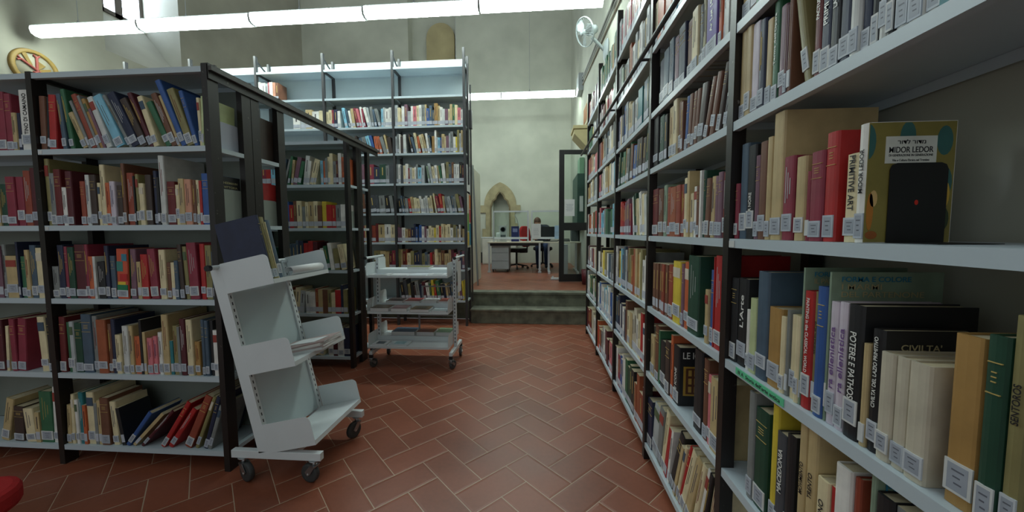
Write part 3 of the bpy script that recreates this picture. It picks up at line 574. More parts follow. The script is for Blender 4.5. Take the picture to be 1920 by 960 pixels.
fill('R', '5', 'fifth', LR[4], *R5, 'tn oc wh cm gy lg wh', .2, .26)
fill('R', '5', 'fourth', LR[3], *R5, 'pa ru og wh ob gn rd br', .2, .26)
fill('R', '5', 'third', LR[2], *R5, 'gy mv wh mv ob wh tn cr', .2, .26)
fill('R', '5', 'second', LR[1], *R5, 'lg wh gn dg wh gn wh', .24, .3)
fill('R', '5', 'bottom', LR[0], *R5, 'dr dr ru dr st st wh ru', .24, .3)

def pxy(P):
    v = P - Vector((0, 0, CAMH)); z = v.dot(f_)
    return (960 + FPX * v.dot(rt) / z, 480 - FPX * v.dot(up) / z) if z > 0.05 else None
def book_matrix(b):
    M = FR[b['rack']] @ Matrix.Translation((b['a'], b['rec'], b['z'] + 0.0006))
    th = b['lean']
    if th > 0: M = M @ Matrix.Rotation(-th, 4, 'Y')
    elif th < 0: M = M @ Matrix.Translation((b['w'] / math.cos(th), 0, 0)) @ Matrix.Rotation(-th, 4, 'Y') @ Matrix.Translation((-b['w'], 0, 0))
    return M
# settle each row: no book passes through its neighbour, an upright or the shelf above
CLEAR = {'L': [0.113, 0.528, 0.947, 1.347, 1.753, 2.15], 'M': LV, 'T': LT, 'R': LR}
def limits(b):
    if b['rack'] == 'L': return (-3.61, -2.709) if b['bay'] == 'left' else (-2.673, -1.7185 if b['shelf'] in ('top', 'second') else -1.714)
    if b['rack'] == 'M': return (-2.686, -1.803)
    if b['rack'] == 'T': return {'A': (-1.953, -1.012), 'B': (-2.928, -1.987), 'C': (-3.898, -2.962)}[b['bay']]
    k = 5 - int(b['bay']); return (PR[k] + 0.036, PR[k + 1] - 0.002)
def poly(b, a=None):
    a = b['a'] if a is None else a
    th, w_, h = b['lean'], b['w'], b['h']; c, s = math.cos(th), math.sin(th)
    if th >= 0: f = lambda x, z: (a + x * c - z * s, x * s + z * c)
    else: f = lambda x, z: (a + w_ / c + (x - w_) * c - z * s, (x - w_) * s + z * c)
    return [f(0, 0), f(w_, 0), f(w_, h), f(0, h)]
def hit(P, Q):
    for A in (P, Q):
        for i in range(4):
            ex, ez = A[(i + 1) % 4][0] - A[i][0], A[(i + 1) % 4][1] - A[i][1]; nx_, nz_ = ez, -ex
            p = [nx_ * x + nz_ * z for x, z in P]; q = [nx_ * x + nz_ * z for x, z in Q]
            if max(p) <= min(q) + 1e-6 or max(q) <= min(p) + 1e-6: return False
    return True
groups_ = {}
for b in BOOKS: groups_.setdefault((b['rack'], b['bay'], b['shelf']), []).append(b)
for key, nb in groups_.items():
    nb.sort(key=lambda q: q['a'])
    lo, hi = limits(nb[0]); hi = min(hi, 99)
    zl = [z for z in CLEAR[key[0]] if z > nb[0]['z'] + 0.05]
    cap = (zl[0] - nb[0]['z'] - 0.031) if zl else 0.4
    for b in nb:
        while max(z for _, z in poly(b)) > cap: b['h'] -= 0.004
    w0 = [b['w'] for b in nb]; a0 = [b['a'] for b in nb]; sc = 1.0
    while sc > 0.5:
        prev = None; ok = True
        for b, w_, a_ in zip(nb, w0, a0):
            b['w'] = max(0.005, w_ * sc); a = max(a_, lo) if sc > 0.97 else max(lo, min(a_, a_ - (1 - sc) * 0.3 * (a_ - lo)))
            for _ in range(400):
                P = poly(b, a)
                if min(x for x, _z in P) >= lo and not any(hit(P, q) for q in (prev or [])): break
                a += 0.0015
            b['a'] = a; prev = ([P] + (prev or []))[:4]
            if max(x for x, _z in P) > hi: ok = False; break
        if ok: break
        sc -= 0.02
    key_sc = sc
def area(b):
    M = book_matrix(b)
    pts = [pxy(M @ Vector(p)) for p in ((0, 0, 0), (b['w'], 0, 0), (b['w'], 0, b['h']), (0, 0, b['h']))]
    if any(p is None for p in pts): return 0
    pts = [(min(1920, max(0, x)), min(960, max(0, y))) for x, y in pts]
    return abs(sum(pts[i][0] * pts[(i + 1) % 4][1] - pts[(i + 1) % 4][0] * pts[i][1] for i in range(4))) / 2
for b in BOOKS: b['area'] = area(b) * (0.35 if b['rack'] == 'M' and b['a'] < -2.45 else 1)
BOOKS = [b for b in BOOKS if b['area'] > 0.5]
order = sorted(BOOKS, key=lambda b: -b['area'])
NEAR = order[:288]; FAR = order[288:]
for b in NEAR: b['near'] = True

def colour_layer(bm): return bm.loops.layers.float_color.new('Col')
def paint(fs, lay, rgb, mi=0):
    c = lin(rgb) + (1,)
    for f in fs:
        f.material_index = mi
        for l in f.loops: l[lay] = c
GOLD = (196, 168, 96)
def cover(bm, lay, b, M=None):
    w_, d, h = b['w'], b['d'], b['h']; rgb = PAL[b['col']]
    t_ = 0.0022; r_ = min(0.006, w_ * 0.3)
    pts = [(0, d), (0, r_), (r_ * 0.35, r_ * 0.3), (r_, 0.0006), (w_ / 2, -0.0003), (w_ - r_, 0.0006), (w_ - r_ * 0.35, r_ * 0.3), (w_, r_), (w_, d), (w_ - t_, d), (w_ - t_, 0.006), (t_, 0.006), (t_, d)]
    if w_ < 0.009: pts = [(0, d), (0, 0), (w_, 0), (w_, d), (w_ - .001, d), (w_ - .001, 0.003), (.001, 0.003), (.001, d)]
    paint(prism(bm, pts, 'z', 0, h, M), lay, rgb)
    s = b['seed']
    def strip(z0, z1, c, inset=0.0):
        paint(bx(bm, r_ * 0.6 + inset, w_ - r_ * 0.6 - inset, -0.0009, 0.002, z0, z1, M), lay, c)
    dark = sum(rgb) < 330
    if w_ >= 0.016 and not b['txt'] and (dark or b.get('rack') != 'R' or b.get('bay') != '1'):
        if b['col'] == 'patterned green':
            for (x0, x1, z0, z1, c) in ((0.05, .6, .55, .75, (60, 130, 120)), (.3, .95, .36, .5, (190, 40, 40)), (.1, .8, .28, .34, (220, 190, 60)), (0.04, .96, .12, .28, (20, 120, 80)), (.5, .95, .76, .9, (60, 130, 150))):
                paint(bx(bm, w_ * x0, w_ * x1, -0.0008, .002, h * z0, h * z1, M), lay, c)
            paint(bx(bm, w_ - 0.0005, w_ + 0.0004, .01, d, 0, h, M), lay, (24, 110, 50))
        elif dark and s < 0.45:
            strip(h * 0.86, h * 0.865, GOLD); strip(h * 0.70, h * 0.705, GOLD)
            for q in range(3): strip(h * (0.76 + 0.025 * q), h * (0.766 + 0.025 * q), GOLD, w_ * 0.22)
        elif dark and s < 0.75:
            c = GOLD if s < 0.6 else (190, 190, 190)
            for q in range(2 if w_ < 0.03 else 3):
                paint(bx(bm, w_ * (0.3 + 0.2 * q), w_ * (0.3 + 0.2 * q) + 0.0018, -0.0009, .002, h * (0.45 + 0.05 * q), h * (0.88 - 0.07 * q), M), lay, c)
        elif not dark and s < 0.7:
            c = [(60, 56, 60), (120, 40, 40), (50, 60, 96), (96, 84, 60)][int(s * 97) % 4]
            for q in range(2):
                paint(bx(bm, w_ * (0.34 + 0.24 * q), w_ * (0.34 + 0.24 * q) + 0.0018, -0.0009, .002, h * (0.42 + 0.06 * q), h * (0.9 - 0.1 * q), M), lay, c)
        elif not dark:
            strip(h * 0.74, h * 0.90, [(150, 60, 50), (60, 80, 100), (210, 200, 180), (80, 100, 70)][int(s * 191) % 4])
def label_faces(bm, lay, b, M=None):
    w_, h = b['w'], b['h']; m_ = 0.0012 if w_ > .012 else 0.0006
    s7 = (b['seed'] * 7.31) % 1; lh = (0.036 + 0.018 * s7) if h > 0.2 else 0.036; z0 = 0.008 + 0.026 * b['seed'] ** 2
    paint(bx(bm, m_, w_ - m_, -0.0014, 0.001, z0, z0 + lh, M), lay, [(196, 202, 208), (180, 188, 198), (208, 210, 208)][int(s7 * 3)])
    if w_ > 0.012:
        paint(bx(bm, m_ + w_ * .12, w_ - m_ - w_ * .12, -0.0016, 0.001, z0 + 0.004, z0 + lh - 0.004, M), lay, (156, 163, 174))
        for q in range(3):
            paint(bx(bm, w_ * (.30 + .05 * q), w_ * (.72 - .06 * ((q * 2) % 3)), -0.0018, 0.001, z0 + lh * (.70 - .2 * q), z0 + lh * (.75 - .2 * q), M), lay, (96, 100, 110))

# ---- labels
def ordinal(n):
    o = ['first', 'second', 'third', 'fourth', 'fifth', 'sixth', 'seventh', 'eighth', 'ninth', 'tenth', 'eleventh', 'twelfth']
    return o[n - 1] if n <= 12 else '%dth' % n
RNAME = {'L': 'front left bookcase', 'M': 'middle left bookcase', 'T': 'tall back bookcase', 'R': 'right bookcase'}
def place(b):
    if b['rack'] == 'R':
        return {'1': 'nearest bay', '2': 'second bay', '3': 'third bay', '4': 'fourth bay', '5': 'farthest bay'}[b['bay']] + ' of right bookcase'
    if b['rack'] == 'L': return b['bay'] + ' bay of front left bookcase'
    return RNAME[b['rack']]
def shelf_phrase(b):
    if b['rack'] == 'R': return {'bottom': 'bottom shelf', 'second': 'second lowest shelf', 'third': 'third lowest shelf', 'fourth': 'eye level shelf', 'fifth': 'shelf above eye level', 'sixth': 'sixth shelf up', 'seventh': 'seventh shelf up', 'eighth': 'top shelf'}[b['shelf']]
    return b['shelf'] + ' shelf'
rowsd = {}
for b in BOOKS: rowsd.setdefault((b['rack'], b['bay'], b['shelf']), []).append(b)
def size(b, nb):
    s = ''
    hs = sorted(q['h'] for q in nb)
    if b['h'] >= hs[-1] - 0.004: s = 'tall '
    elif b['h'] <= hs[0] + 0.004: s = 'short '
    if b['w'] > 0.05: s += 'thick '
    elif b['w'] < 0.02: s += 'thin '
    return s
seen = set()
for key, nb in rowsd.items():
    nb.sort(key=lambda q: q['a'])
    for b in nb: b['look'] = size(b, nb) + b['col'].replace('patterned green', 'patterned red and green') + ' book'
    for k, b in enumerate(nb):
        l = nb[k - 1]['col'] if k else None; r = nb[k + 1]['col'] if k + 1 < len(nb) else None
        b['ctx'] = (b['col'], l, r)
        same = [q for q in nb if q['look'] == b['look']]
        if b['txt'] and 'ellenistica' not in b['txt']:
            lab = '%s titled %s on %s, %s' % (b['look'], b['txt'].replace('@', ''), shelf_phrase(b), place(b))
            if len(lab.split()) > 16: lab = '%s titled %s, %s' % (b['look'], b['txt'], place(b))
        elif len(same) == 1: lab = '%s on the %s, %s' % (b['look'], shelf_phrase(b), place(b))
        elif l and r and sum(1 for i, q in enumerate(nb) if 0 < i < len(nb) - 1 and q['look'] == b['look'] and nb[i - 1]['col'] == l and nb[i + 1]['col'] == r) == 1:
            lab = '%s between %s and %s ones, %s, %s' % (b['look'], l, r, shelf_phrase(b), place(b))
        else: lab = None
        if lab is None or len(lab.split()) > 16 or lab in seen:
            i = same.index(b) + 1
            lab = '%s %s from left, %s, %s' % (ordinal(i), b['look'], shelf_phrase(b), place(b)) if len(same) > 1 else '%s, %s, %s' % (b['look'], shelf_phrase(b), place(b))
        if 'PRIMITIVE ART' in b['txt']: lab = 'cream paperback between the bright red book and the white face-out one, nearest right bay'
        b['label'] = lab; seen.add(lab)

GRP = {'L': 'books in the front left bookcase', 'M': 'books in the middle left bookcase', 'T': 'books in the tall back bookcase', 'R': 'books in the right bookcase'}
title_light = mat('title_foil_light', (232, 232, 226), 0.4, var=0)
title_dark = mat('title_ink_dark', (30, 30, 36), 0.5, var=0)
title_lilac = mat('title_ink_purple', (116, 84, 140), 0.5, var=0)
title_gold = mat('title_foil_gold', (196, 168, 96), 0.4, var=0)
def make_book(b, M=None, label=None, group=None, sticker=True):
    M = M or book_matrix(b)
    w_, d, h = b['w'], b['d'], b['h']
    bm = B(); lay = colour_layer(bm); cover(bm, lay, b)
    o = obj('book', bm, book_m); o.matrix_world = M
    tag(o, label or b['label'], 'book', group or GRP[b['rack']])
    def child(name, bm2, m):
        c = obj(name, bm2, m); c.parent = o; return c
    bm = B(); tt = 0.0024 if w_ >= .009 else .0012
    bx(bm, tt, w_ - tt, 0.0062, d - 0.003, 0.002, h - 0.003); child('page_block', bm, pages_m)
    if sticker:
        bm = B(); lay = colour_layer(bm); label_faces(bm, lay, b); child('spine_label', bm, book_m)
    tx = b.get('txt')
    if tx and not tx.startswith('@'):
        dark = sum(PAL[b['col']]) < 330
        m = title_light if dark else title_dark
        if b['col'] == 'lilac': m = title_lilac
        z0, z1 = 0.085, h * 0.94
        if 'OUR' in tx: z0, z1 = .06, h * .5
        if 'ellenistica' in tx or 'POTERE' in tx: z0, z1 = h * .30, h * .80
        if 'MIDOR' in tx: z0, z1 = h * .28, h * .93
        if 'PRIMITIVE' in tx: z0, z1 = h * .36, h * .98
        if 'LE ICONE' in tx: z0, z1 = h * .2, h * .62
        L_ = z1 - z0
        down = any(k_ in tx for k_ in ('POTERE', 'PRIMITIVE ART', 'PAINTING', 'ETRUSCAN'))
        if down: Mt = basis((0, 0, -1), (1, 0, 0), (0, -1, 0), (w_ * 0.5, -0.0012, (z0 + z1) / 2))
        else: Mt = basis((0, 0, 1), (-1, 0, 0), (0, -1, 0), (w_ * 0.5, -0.0012, (z0 + z1) / 2))
        hh = min(w_ * (0.55 if 'ellen' in tx else 0.42), L_ / max(1, len(tx)) * 1.6)
        c = text_mesh(tx, 0.02, Mt, 'spine_title', m, None, width=min(L_, hh * len(tx) * 0.85), height=hh); c.parent = o
    return o, child
for b in NEAR: b['obj'], b['child'] = make_book(b)
bm = B(); lay = colour_layer(bm)
for b in FAR:
    M = book_matrix(b); w_, d, h = b['w'], b['d'], b['h']
    fs = bx(bm, 0, w_, 0, d, 0, h, M); paint(fs, lay, PAL[b['col']])
    paint([fs[1]], lay, (196, 184, 152))
    m_ = min(0.001, w_ * .1)
    if b['seed'] < 0.9: paint(bx(bm, m_, w_ - m_, -0.0014, 0.0002, 0.018, 0.062, M), lay, (186, 190, 200))
    rgb = PAL[b['col']]
    if w_ > 0.018 and b['seed'] < 0.6:
        c = GOLD if sum(rgb) < 330 else (70, 64, 66)
        paint(bx(bm, w_ * .4, w_ * .55, -0.0012, 0.0002, h * .45, h * .85, M), lay, c)
o = obj('book', bm, book_m)
tag(o, 'all the smaller, more distant books filling the bookcases', 'book', 'distant books', 'stuff')
# ---- details on particular books
def find(rack, bay, shelf, txt): return [b for b in NEAR if (b['rack'], b['bay'], b['shelf']) == (rack, bay, shelf) and txt in b['txt']]
def cover_text(b, s, zc, width, hgt, m, xoff=0.5):
    # on the board facing the camera (local -x side of a right-hand book): text runs along depth
    Mt = basis((0, 1, 0), (0, 0, 1), (1, 0, 0), (b['w'] + 0.0014, b['d'] * xoff, zc))
    c = text_mesh(s, 0.02, Mt, 'cover_title', m, None, width=width, height=hgt); c.parent = b['obj']
for b in find('R', '1', 'fourth', 'MIDOR'):
    w_, d, h = b['w'], b['d'], b['h']
    bm = B(); lay = colour_layer(bm)
    def plate(bm, y0, y1, z0, z1, c, e=0.0003): paint(bx(bm, w_ - 0.0005, w_ + e, y0, y1, z0, z1), lay, c)
    plate(bm, 0.001, d - 0.001, 0.001, h - 0.001, (132, 120, 58))
    for (yc, zc, ry, rz) in ((.0, .84, .09, .18), (.45, .88, .09, .15), (.87, .84, .09, .15), (.86, .5, .12, .18)):
        pts = [(d * yc + d * ry * math.cos(a), h * zc + h * rz * math.sin(a) * .8) for a in [2 * math.pi * q / 16 for q in range(16)]]
        pts = [(min(d - .002, max(.002, p)), min(h - .002, max(.002, q))) for p, q in pts]
        paint(prism(bm, pts, 'x', w_, w_ + 0.0005), lay, (52, 100, 96))
    for (y0_, y1_, z0_, z1_, c) in ((.02, .10, .1, .42, (176, 112, 40)), (.05, .14, .3, .44, (206, 170, 110)), (.80, .86, .2, .48, (186, 90, 34)), (.88, .96, .3, .5, (198, 160, 60)), (.82, .97, .1, .3, (52, 66, 40)), (.02, .16, .03, .1, (150, 84, 34))):
        pts = [(d * (y0_ + y1_) / 2 + d * (y1_ - y0_) / 2 * math.cos(a), h * (z0_ + z1_) / 2 + h * (z1_ - z0_) / 2 * math.sin(a)) for a in [2 * math.pi * q / 12 for q in range(12)]]
        paint(prism(bm, pts, 'x', w_, w_ + 0.0008), lay, c)
    plate(bm, d * .20, d * .78, h * .66, h * .88, (214, 214, 204), 0.0011)
    b['child']('cover_picture', bm, book_m)
    for s, zc, wd, hg in (('רודל רודמ', .835, .32, .035), ('MIDOR LEDOR', .77, .50, .048), ('DI GENERAZIONE IN GENERAZIONE', .725, .50, .018), ('Vita e Cultura Ebraica nel Trentino', .685, .42, .018)):
        Mt = basis((0, 1, 0), (0, 0, 1), (1, 0, 0), (w_ + 0.0013, d * .49, h * zc))
        c = text_mesh(s, 0.02, Mt, 'cover_title', title_dark, None, width=d * wd, height=h * hg); c.parent = b['obj']
blue_title = mat('title_ink_blue', (40, 120, 150), 0.5, var=0); tan_title = mat('title_ink_tan', (170, 158, 120), 0.5, var=0)
for key, l1, l2, l3 in (('PALAZZO', 'FORMA E COLORE', 'IL PALAZZO', ''), ('PARTENONE', 'FORMA E COLORE', 'I MARMI', 'DEL PARTENONE')):
    for b in find('R', '1', 'third', key):
        cover_text(b, l1, b['h'] - .015, b['d'] * .62, .011, blue_title, .40)
        cover_text(b, l2, b['h'] - .031, b['d'] * .36, .012, tan_title, .27)
        if l3: cover_text(b, l3, b['h'] - .047, b['d'] * .74, .012, tan_title, .46)
for b in find('R', '1', 'second', 'ROMA'):
    cover_text(b, 'FORMA E', b['h'] - .024, b['d'] * .5, .014, blue_title, .32); cover_text(b, 'ROMA SOTTO', b['h'] - .046, b['d'] * .7, .016, tan_title, .42)
for b in find('R', '1', 'third', 'CIVILTA'): cover_text(b, "CIVILTA'", b['h'] - .03, b['d'] * .42, .012, tan_title, .4)
for b in find('R', '2', 'second', 'LE ICONE'):
    cover_text(b, 'LE ICONE', b['h'] - .035, b['d'] * .8, .03, title_light, .5)
    w_, d, h = b['w'], b['d'], b['h']
    bm = B(); lay = colour_layer(bm)
    paint(bx(bm, w_ - .0005, w_ + .0005, d * .12, d * .88, h * .18, h * .68), lay, (176, 140, 50)); paint(bx(bm, w_ - .0005, w_ + .0009, d * .18, d * .82, h * .21, h * .65), lay, (92, 52, 30))
    for q in range(4):
        for q2 in range(3): paint(bx(bm, w_ - .0005, w_ + .0012, d * (.24 + .14 * q), d * (.32 + .14 * q), h * (.24 + .14 * q2), h * (.34 + .14 * q2)), lay, (186, 150, 70))
    b['child']('cover_picture', bm, book_m)
for b in [max(find('L', 'right', 'second', ''), key=lambda q: q['a'])]:
    w_, d, h = b['w'], b['d'], b['h']
    bm = B(); lay = colour_layer(bm); paint(bx(bm, w_ - .0004, w_ + .0012, 0.004, d, 0.001, h - .001), lay, (30, 32, 34))
    pts = [(0.035 + .022 * math.cos(a), h - .04 + .03 * math.sin(a)) for a in [2 * math.pi * q / 14 for q in range(14)]]; paint(prism(bm, pts, 'x', w_ + .0013, w_ + .0018), lay, (96, 104, 100))
    b['child']('cover_picture', bm, book_m)
    for s_, zc in (('HERMANN', h - .035), ('VITTORIA', h - .058)): cover_text(b, s_, zc, d * .45, .012, mat('title_ink_tan2', (170, 164, 120), 0.5, var=0), .68)
for b in [max(find('L', 'right', 'top', ''), key=lambda q: q['a'])]:
    w_, d, h = b['w'], b['d'], b['h']
    bm = B(); lay = colour_layer(bm)
    paint(bx(bm, w_ - .0004, w_ + .0006, 0.02, 0.026, 0.001, h - .001), lay, (206, 200, 120))
    for zc in (h - .07, h - .11): paint(bx(bm, w_ - .0004, w_ + .0006, 0.05, d - .02, zc, zc + .0015), lay, (110, 120, 90))
    b['child']('cover_picture', bm, book_m)

# end books standing against the case ends, and sheet-metal bookends
def bookend(x, y0, y1, z, h, rgbm, label, foot=-0.08, grp='bookends'):
    bm = B(); r_ = 0.02
    pts = [(y0, z), (y1, z), (y1, z + h - r_)] + [(y1 - r_ + r_ * math.cos(a), z + h - r_ + r_ * math.sin(a)) for a in (math.pi / 6, math.pi / 3)] + [(y1 - r_, z + h), (y0 + r_, z + h)] + [(y0 + r_ - r_ * math.sin(a), z + h - r_ + r_ * math.cos(a)) for a in (math.pi / 6, math.pi / 3)] + [(y0, z + h - r_)]
    prism(bm, pts, 'x', x, x + 0.0012)
    bx(bm, min(x + .0013, x + foot), max(x, x + foot) - (0 if foot < 0 else 0) - (.0002 if foot < 0 else 0), y0, y1, z, z + 0.0005)
    o = obj('bookend', bm, rgbm)
    return tag(o, label, 'bookend', grp)
pale_end = mat('bookend_grey', (150, 158, 150), 0.4); lilac_end = mat('bookend_pale', (182, 188, 204), 0.4)
bookend(-1.7168, 1.85, 1.985, 1.7540, 0.15, lilac_end, 'pale rounded bookend against the end book, top shelf of front left bookcase')
bookend(-1.7168, 1.83, 2.00, 1.3480, 0.195, pale_end, 'grey-green bookend closing the second shelf of the front left bookcase', foot=0.003)
bookend(-1.7168, 2.13, 2.26, 1.3480, 0.16, pale_end, 'grey-green bookend further back on second shelf of front left bookcase', foot=0.003)
bookend(-1.805, 3.30, 3.43, 1.7540, 0.20, pale_end, 'grey bookend on the top shelf of the middle left bookcase', foot=0.003)
bookend(-1.805, 3.33, 3.46, 1.3480, 0.16, pale_end, 'grey bookend on the second shelf of the middle left bookcase', foot=0.003)
bk = dict(rack='L', bay='right', shelf='top', z=1.7537, a=0, w=0.011, h=0.275, lean=0, col='light green', txt='', d=0.19, rec=0, seed=0.9, order=0)
t = find('L', 'right', 'top', '')[-1] if find('L', 'right', 'top', '') else None
# books of the back-facing shelves, seen through the case end
def end_book(x, y, z, w_, h, d, col, label, cov=None):
    b = dict(w=w_, h=h, d=d, col=col, seed=0.95, txt='', rack='L')
    M = Matrix.Translation((x, y, z)) @ Matrix.Rotation(math.pi, 4, 'Z')
    o, ch = make_book(b, M, label, 'books seen through the open ends of the left bookcases')
    return o
end_book(-1.722, 2.335, 1.3480, 0.03, 0.265, 0.19, 'red', 'bright red book seen through the end of the front left bookcase')
end_book(-1.756, 2.335, 1.3480, 0.03, 0.24, 0.19, 'cream', 'cream book behind the red one in end of front left bookcase')
end_book(-1.722, 2.335, 1.7540, 0.02, 0.26, 0.20, 'dark brown', 'dark brown book on back-facing top shelf of front left bookcase')
end_book(-1.746, 2.335, 1.7540, 0.02, 0.27, 0.20, 'ochre', 'ochre book beside the dark brown one on back-facing top shelf')
end_book(-1.722, 2.335, 0.5285, 0.05, 0.27, 0.20, 'grey', 'thick grey book on low back-facing shelf of front left bookcase')
end_book(-1.722, 2.335, 0.9478, 0.04, 0.26, 0.20, 'dark green', 'dark green book on middle back-facing shelf of front left bookcase')
# black bookend in front of the face-out book
for b in find('R', '1', 'fourth', 'MIDOR'):
    yb = -(b['a'] + b['w']) - 0.0022
    bm = B(); x0, x1 = 0.652, 0.752; z = 1.2766; h = 0.148; r_ = 0.012
    pts = [(x0, z), (x1, z), (x1, z + h - r_), (x1 - r_ * .3, z + h - r_ * .3), (x1 - r_, z + h), (x0 + r_, z + h), (x0 + r_ * .3, z + h - r_ * .3), (x0, z + h - r_)]
    prism(bm, pts, 'y', yb - 0.0012, yb); bx(bm, x0, x1, yb - 0.09, yb - 0.0013, z, z + 0.001)
    o = tag(obj('bookend', bm, black_m), 'black metal bookend standing before the face-out yellow and blue book', 'bookend')
    bm = B(); M = Matrix.Translation((0.7, yb - 0.0013, z + .075)) @ Matrix.Rotation(math.pi / 2, 4, 'X') @ Matrix.Diagonal((1, 1.5, 1, 1))
    lathe(bm, [(0.0032, 0), (0.0032, 0.0006)], M, 12); obj('dot_sticker', bm, mat('red_dot', (200, 40, 24), 0.5, var=0), o)
# blue book lying behind leaning ones: dark cover leaning on the bottom shelf
b = dict(w=0.022, h=0.31, d=0.23, col='navy', seed=0.99, txt='', rack='L')
# green class label and small tabs on the shelf edges
FX = 0.6005
o = obj('shelf_label', (lambda bm: (bx(bm, FX - 0.0006, FX + 0.0012, 0.905, 1.12, 0.866, 0.886), bm)[1])(B()), mat('green_label', (96, 200, 150), 0.5, var=0.02))
tag(o, 'green class label on the shelf edge of the nearest right bay', 'label')
text_mesh("III A  Storia dell'arte antica", 0.02, basis((0, -1, 0), (0, 0, 1), (-1, 0, 0), (FX - 0.0009, 1.012, 0.876)), 'label_text', ink_m, o, width=0.19, height=0.011)
tab_m = mat('white_tab', (206, 208, 206), 0.6)
def tab(p, axis, what):
    bm = B()
    if axis == 'X': bx(bm, FX - 0.0005, FX + 0.001, p[0] - 0.03, p[0], p[1] - 0.026, p[1] - 0.006)
    else: bx(bm, p[0], p[0] + 0.022, 1.7613, 1.7632, p[1] - 0.024, p[1] - 0.006)
    tag(obj('shelf_tab', bm, tab_m), what, 'label', 'small blank tabs on shelf edges')
tab((1.185, 1.276), 'X', 'white tab on eye level shelf edge, nearest bay of right bookcase')
tab((2.025, 1.276), 'X', 'white tab on eye level shelf edge, second bay of right bookcase')
tab((-2.67, 1.753), 'Y', 'small tab on top book shelf edge of front left bookcase')
tab((-2.67, 1.347), 'Y', 'small tab on second shelf edge of front left bookcase')

# ---------------------------------------------------------------- slanted white book cart (front)
def caster(parent, x, y, ztop, r_, ang, wheel_m, name='caster'):
    c, s = math.cos(ang), math.sin(ang)
    M = Matrix.Translation((x, y, 0)) @ Matrix.Rotation(ang, 4, 'Z')
    bm = B()
    lathe(bm, [(0.02, ztop - 0.008), (0.026, ztop - 0.004), (0.026, ztop)], M, 16)
    lathe(bm, [(0.012, ztop - 0.03), (0.012, ztop - 0.008)], M, 12)
    for sy in (-1, 1):
        prism(bm, [(-0.016, ztop - 0.03), (0.016, ztop - 0.03), (0.046, r_ + 0.008), (0.030, r_ - 0.010), (0.014, r_)], 'y', sy * 0.0185 - 0.0015, sy * 0.0185 + 0.0015, M)
    bx(bm, -0.016, 0.016, -0.020, 0.020, ztop - 0.034, ztop - 0.028, M)
    Mw = M @ Matrix.Translation((0.028, 0, r_)) @ Matrix.Rotation(math.pi / 2, 4, 'X')
    fork = obj(name, bm, steel_m, parent)
    bm = B(); lathe(bm, [(r_ * .72, -0.013), (r_ * .93, -0.013), (r_, -0.007), (r_, 0.007), (r_ * .93, 0.013), (r_ * .72, 0.013)], Mw, 28, 0)
    lathe(bm, [(0.006, -0.012), (r_ * .72, -0.009), (r_ * .72, 0.009), (0.006, 0.012)], Mw, 28, 1)
    lathe(bm, [(0.005, -0.021), (0.005, 0.021)], Mw, 10, 1)
    w_ = obj('wheel', bm, [wheel_m, alu_m], fork)
t = thing('book_cart', 'white slanted three-tier book cart on casters beside the front left bookcase', 'book cart', (-1.385, 1.93, 0))
TH = R(12.3); ca, sa = math.cos(TH), math.sin(TH)
MT = basis((ca, 0, sa), (0, 1, 0), (-sa, 0, ca), (-1.400, 0, 0.165))   # local x = out, z = along the upright
Y0, Y1_ = 1.70, 2.17
for yy in (Y0, Y1_ - 0.03):
    bm = B(); bx(bm, -0.060, 0.0, yy, yy + 0.03, -0.0, 0.985, MT); obj('upright', bm, white_m, t, bevel=0.002)
    bm = B()
    for q in range(26):
        bx(bm, 0.0001, 0.0006, yy + 0.012, yy + 0.018, 0.05 + q * 0.035, 0.066 + q * 0.035, MT)
    obj('slot_strip', bm, ink_m, t)
bm = B(); bx(bm, -0.014, -0.010, Y0 + 0.031, Y1_ - 0.031, 0.02, 0.97, MT); obj('back_panel', bm, panel_m, t)
for zs in (0.868, 0.435, 0.012):
    L_ = 0.262
    bm = B(); bx(bm, 0.002, L_, Y0 + 0.002, Y1_ - 0.002, zs, zs + 0.003, MT); bx(bm, L_ - 0.003, L_, Y0 + 0.002, Y1_ - 0.002, zs - 0.02, zs - 0.0002, MT)
    sh = obj('shelf', bm, white_m, t)
    for yy in (Y0 - 0.0015, Y1_ + 0.0):
        bm = B(); r_ = 0.03; hh = 0.135
        pts = [(0.001, zs - 0.02), (L_, zs - 0.02), (L_, zs + hh - r_)] + [(L_ - r_ + r_ * math.cos(a), zs + hh - r_ + r_ * math.sin(a)) for a in [math.pi / 2 * q / 6 for q in range(1, 7)]] + [(0.001, zs + hh)]
        prism(bm, pts, 'y', yy, yy + 0.0015, MT); obj('end_plate', bm, white_m, sh)
bm = B(); tube(bm, (-1.628, 1.66, 1.128), (-1.628, 2.20, 1.128), 0.012, 14); hd = obj('handle', bm, white_m, t, smooth=False)
for yy in (1.715, 2.155):
    bm = B(); bx(bm, -1.622, -1.595, yy - .012, yy + .012, 1.116, 1.134); obj('handle_bracket', bm, white_m, hd)
for yy in (1.642, 2.202):
    bm = B(); tube(bm, (-1.628, yy, 1.128), (-1.628, yy + 0.018, 1.128), 0.015, 14); obj('end_cap', bm, black_m, hd)
for yy in (Y0, Y1_ - 0.03):
    bm = B(); bx(bm, -1.612, -1.122, yy, yy + 0.03, 0.124, 0.165); obj('base_bar', bm, white_m, t, bevel=0.002)
for xx in (-1.425, -1.30):
    bm = B(); bx(bm, xx, xx + 0.025, Y0 + 0.031, Y1_ - 0.031, 0.128, 0.155); obj('cross_bar', bm, white_m, t)
dark_rub = mat('dark_rubber', (58, 60, 60), 0.6)
for (x, y, a) in ((-1.165, Y0 + .015, math.pi * .94), (-1.555, Y0 + .015, -0.4), (-1.165, Y1_ - .015, -1.9), (-1.555, Y1_ - .015, 2.4)):
    caster(t, x, y, 0.124, 0.05, a, dark_rub)
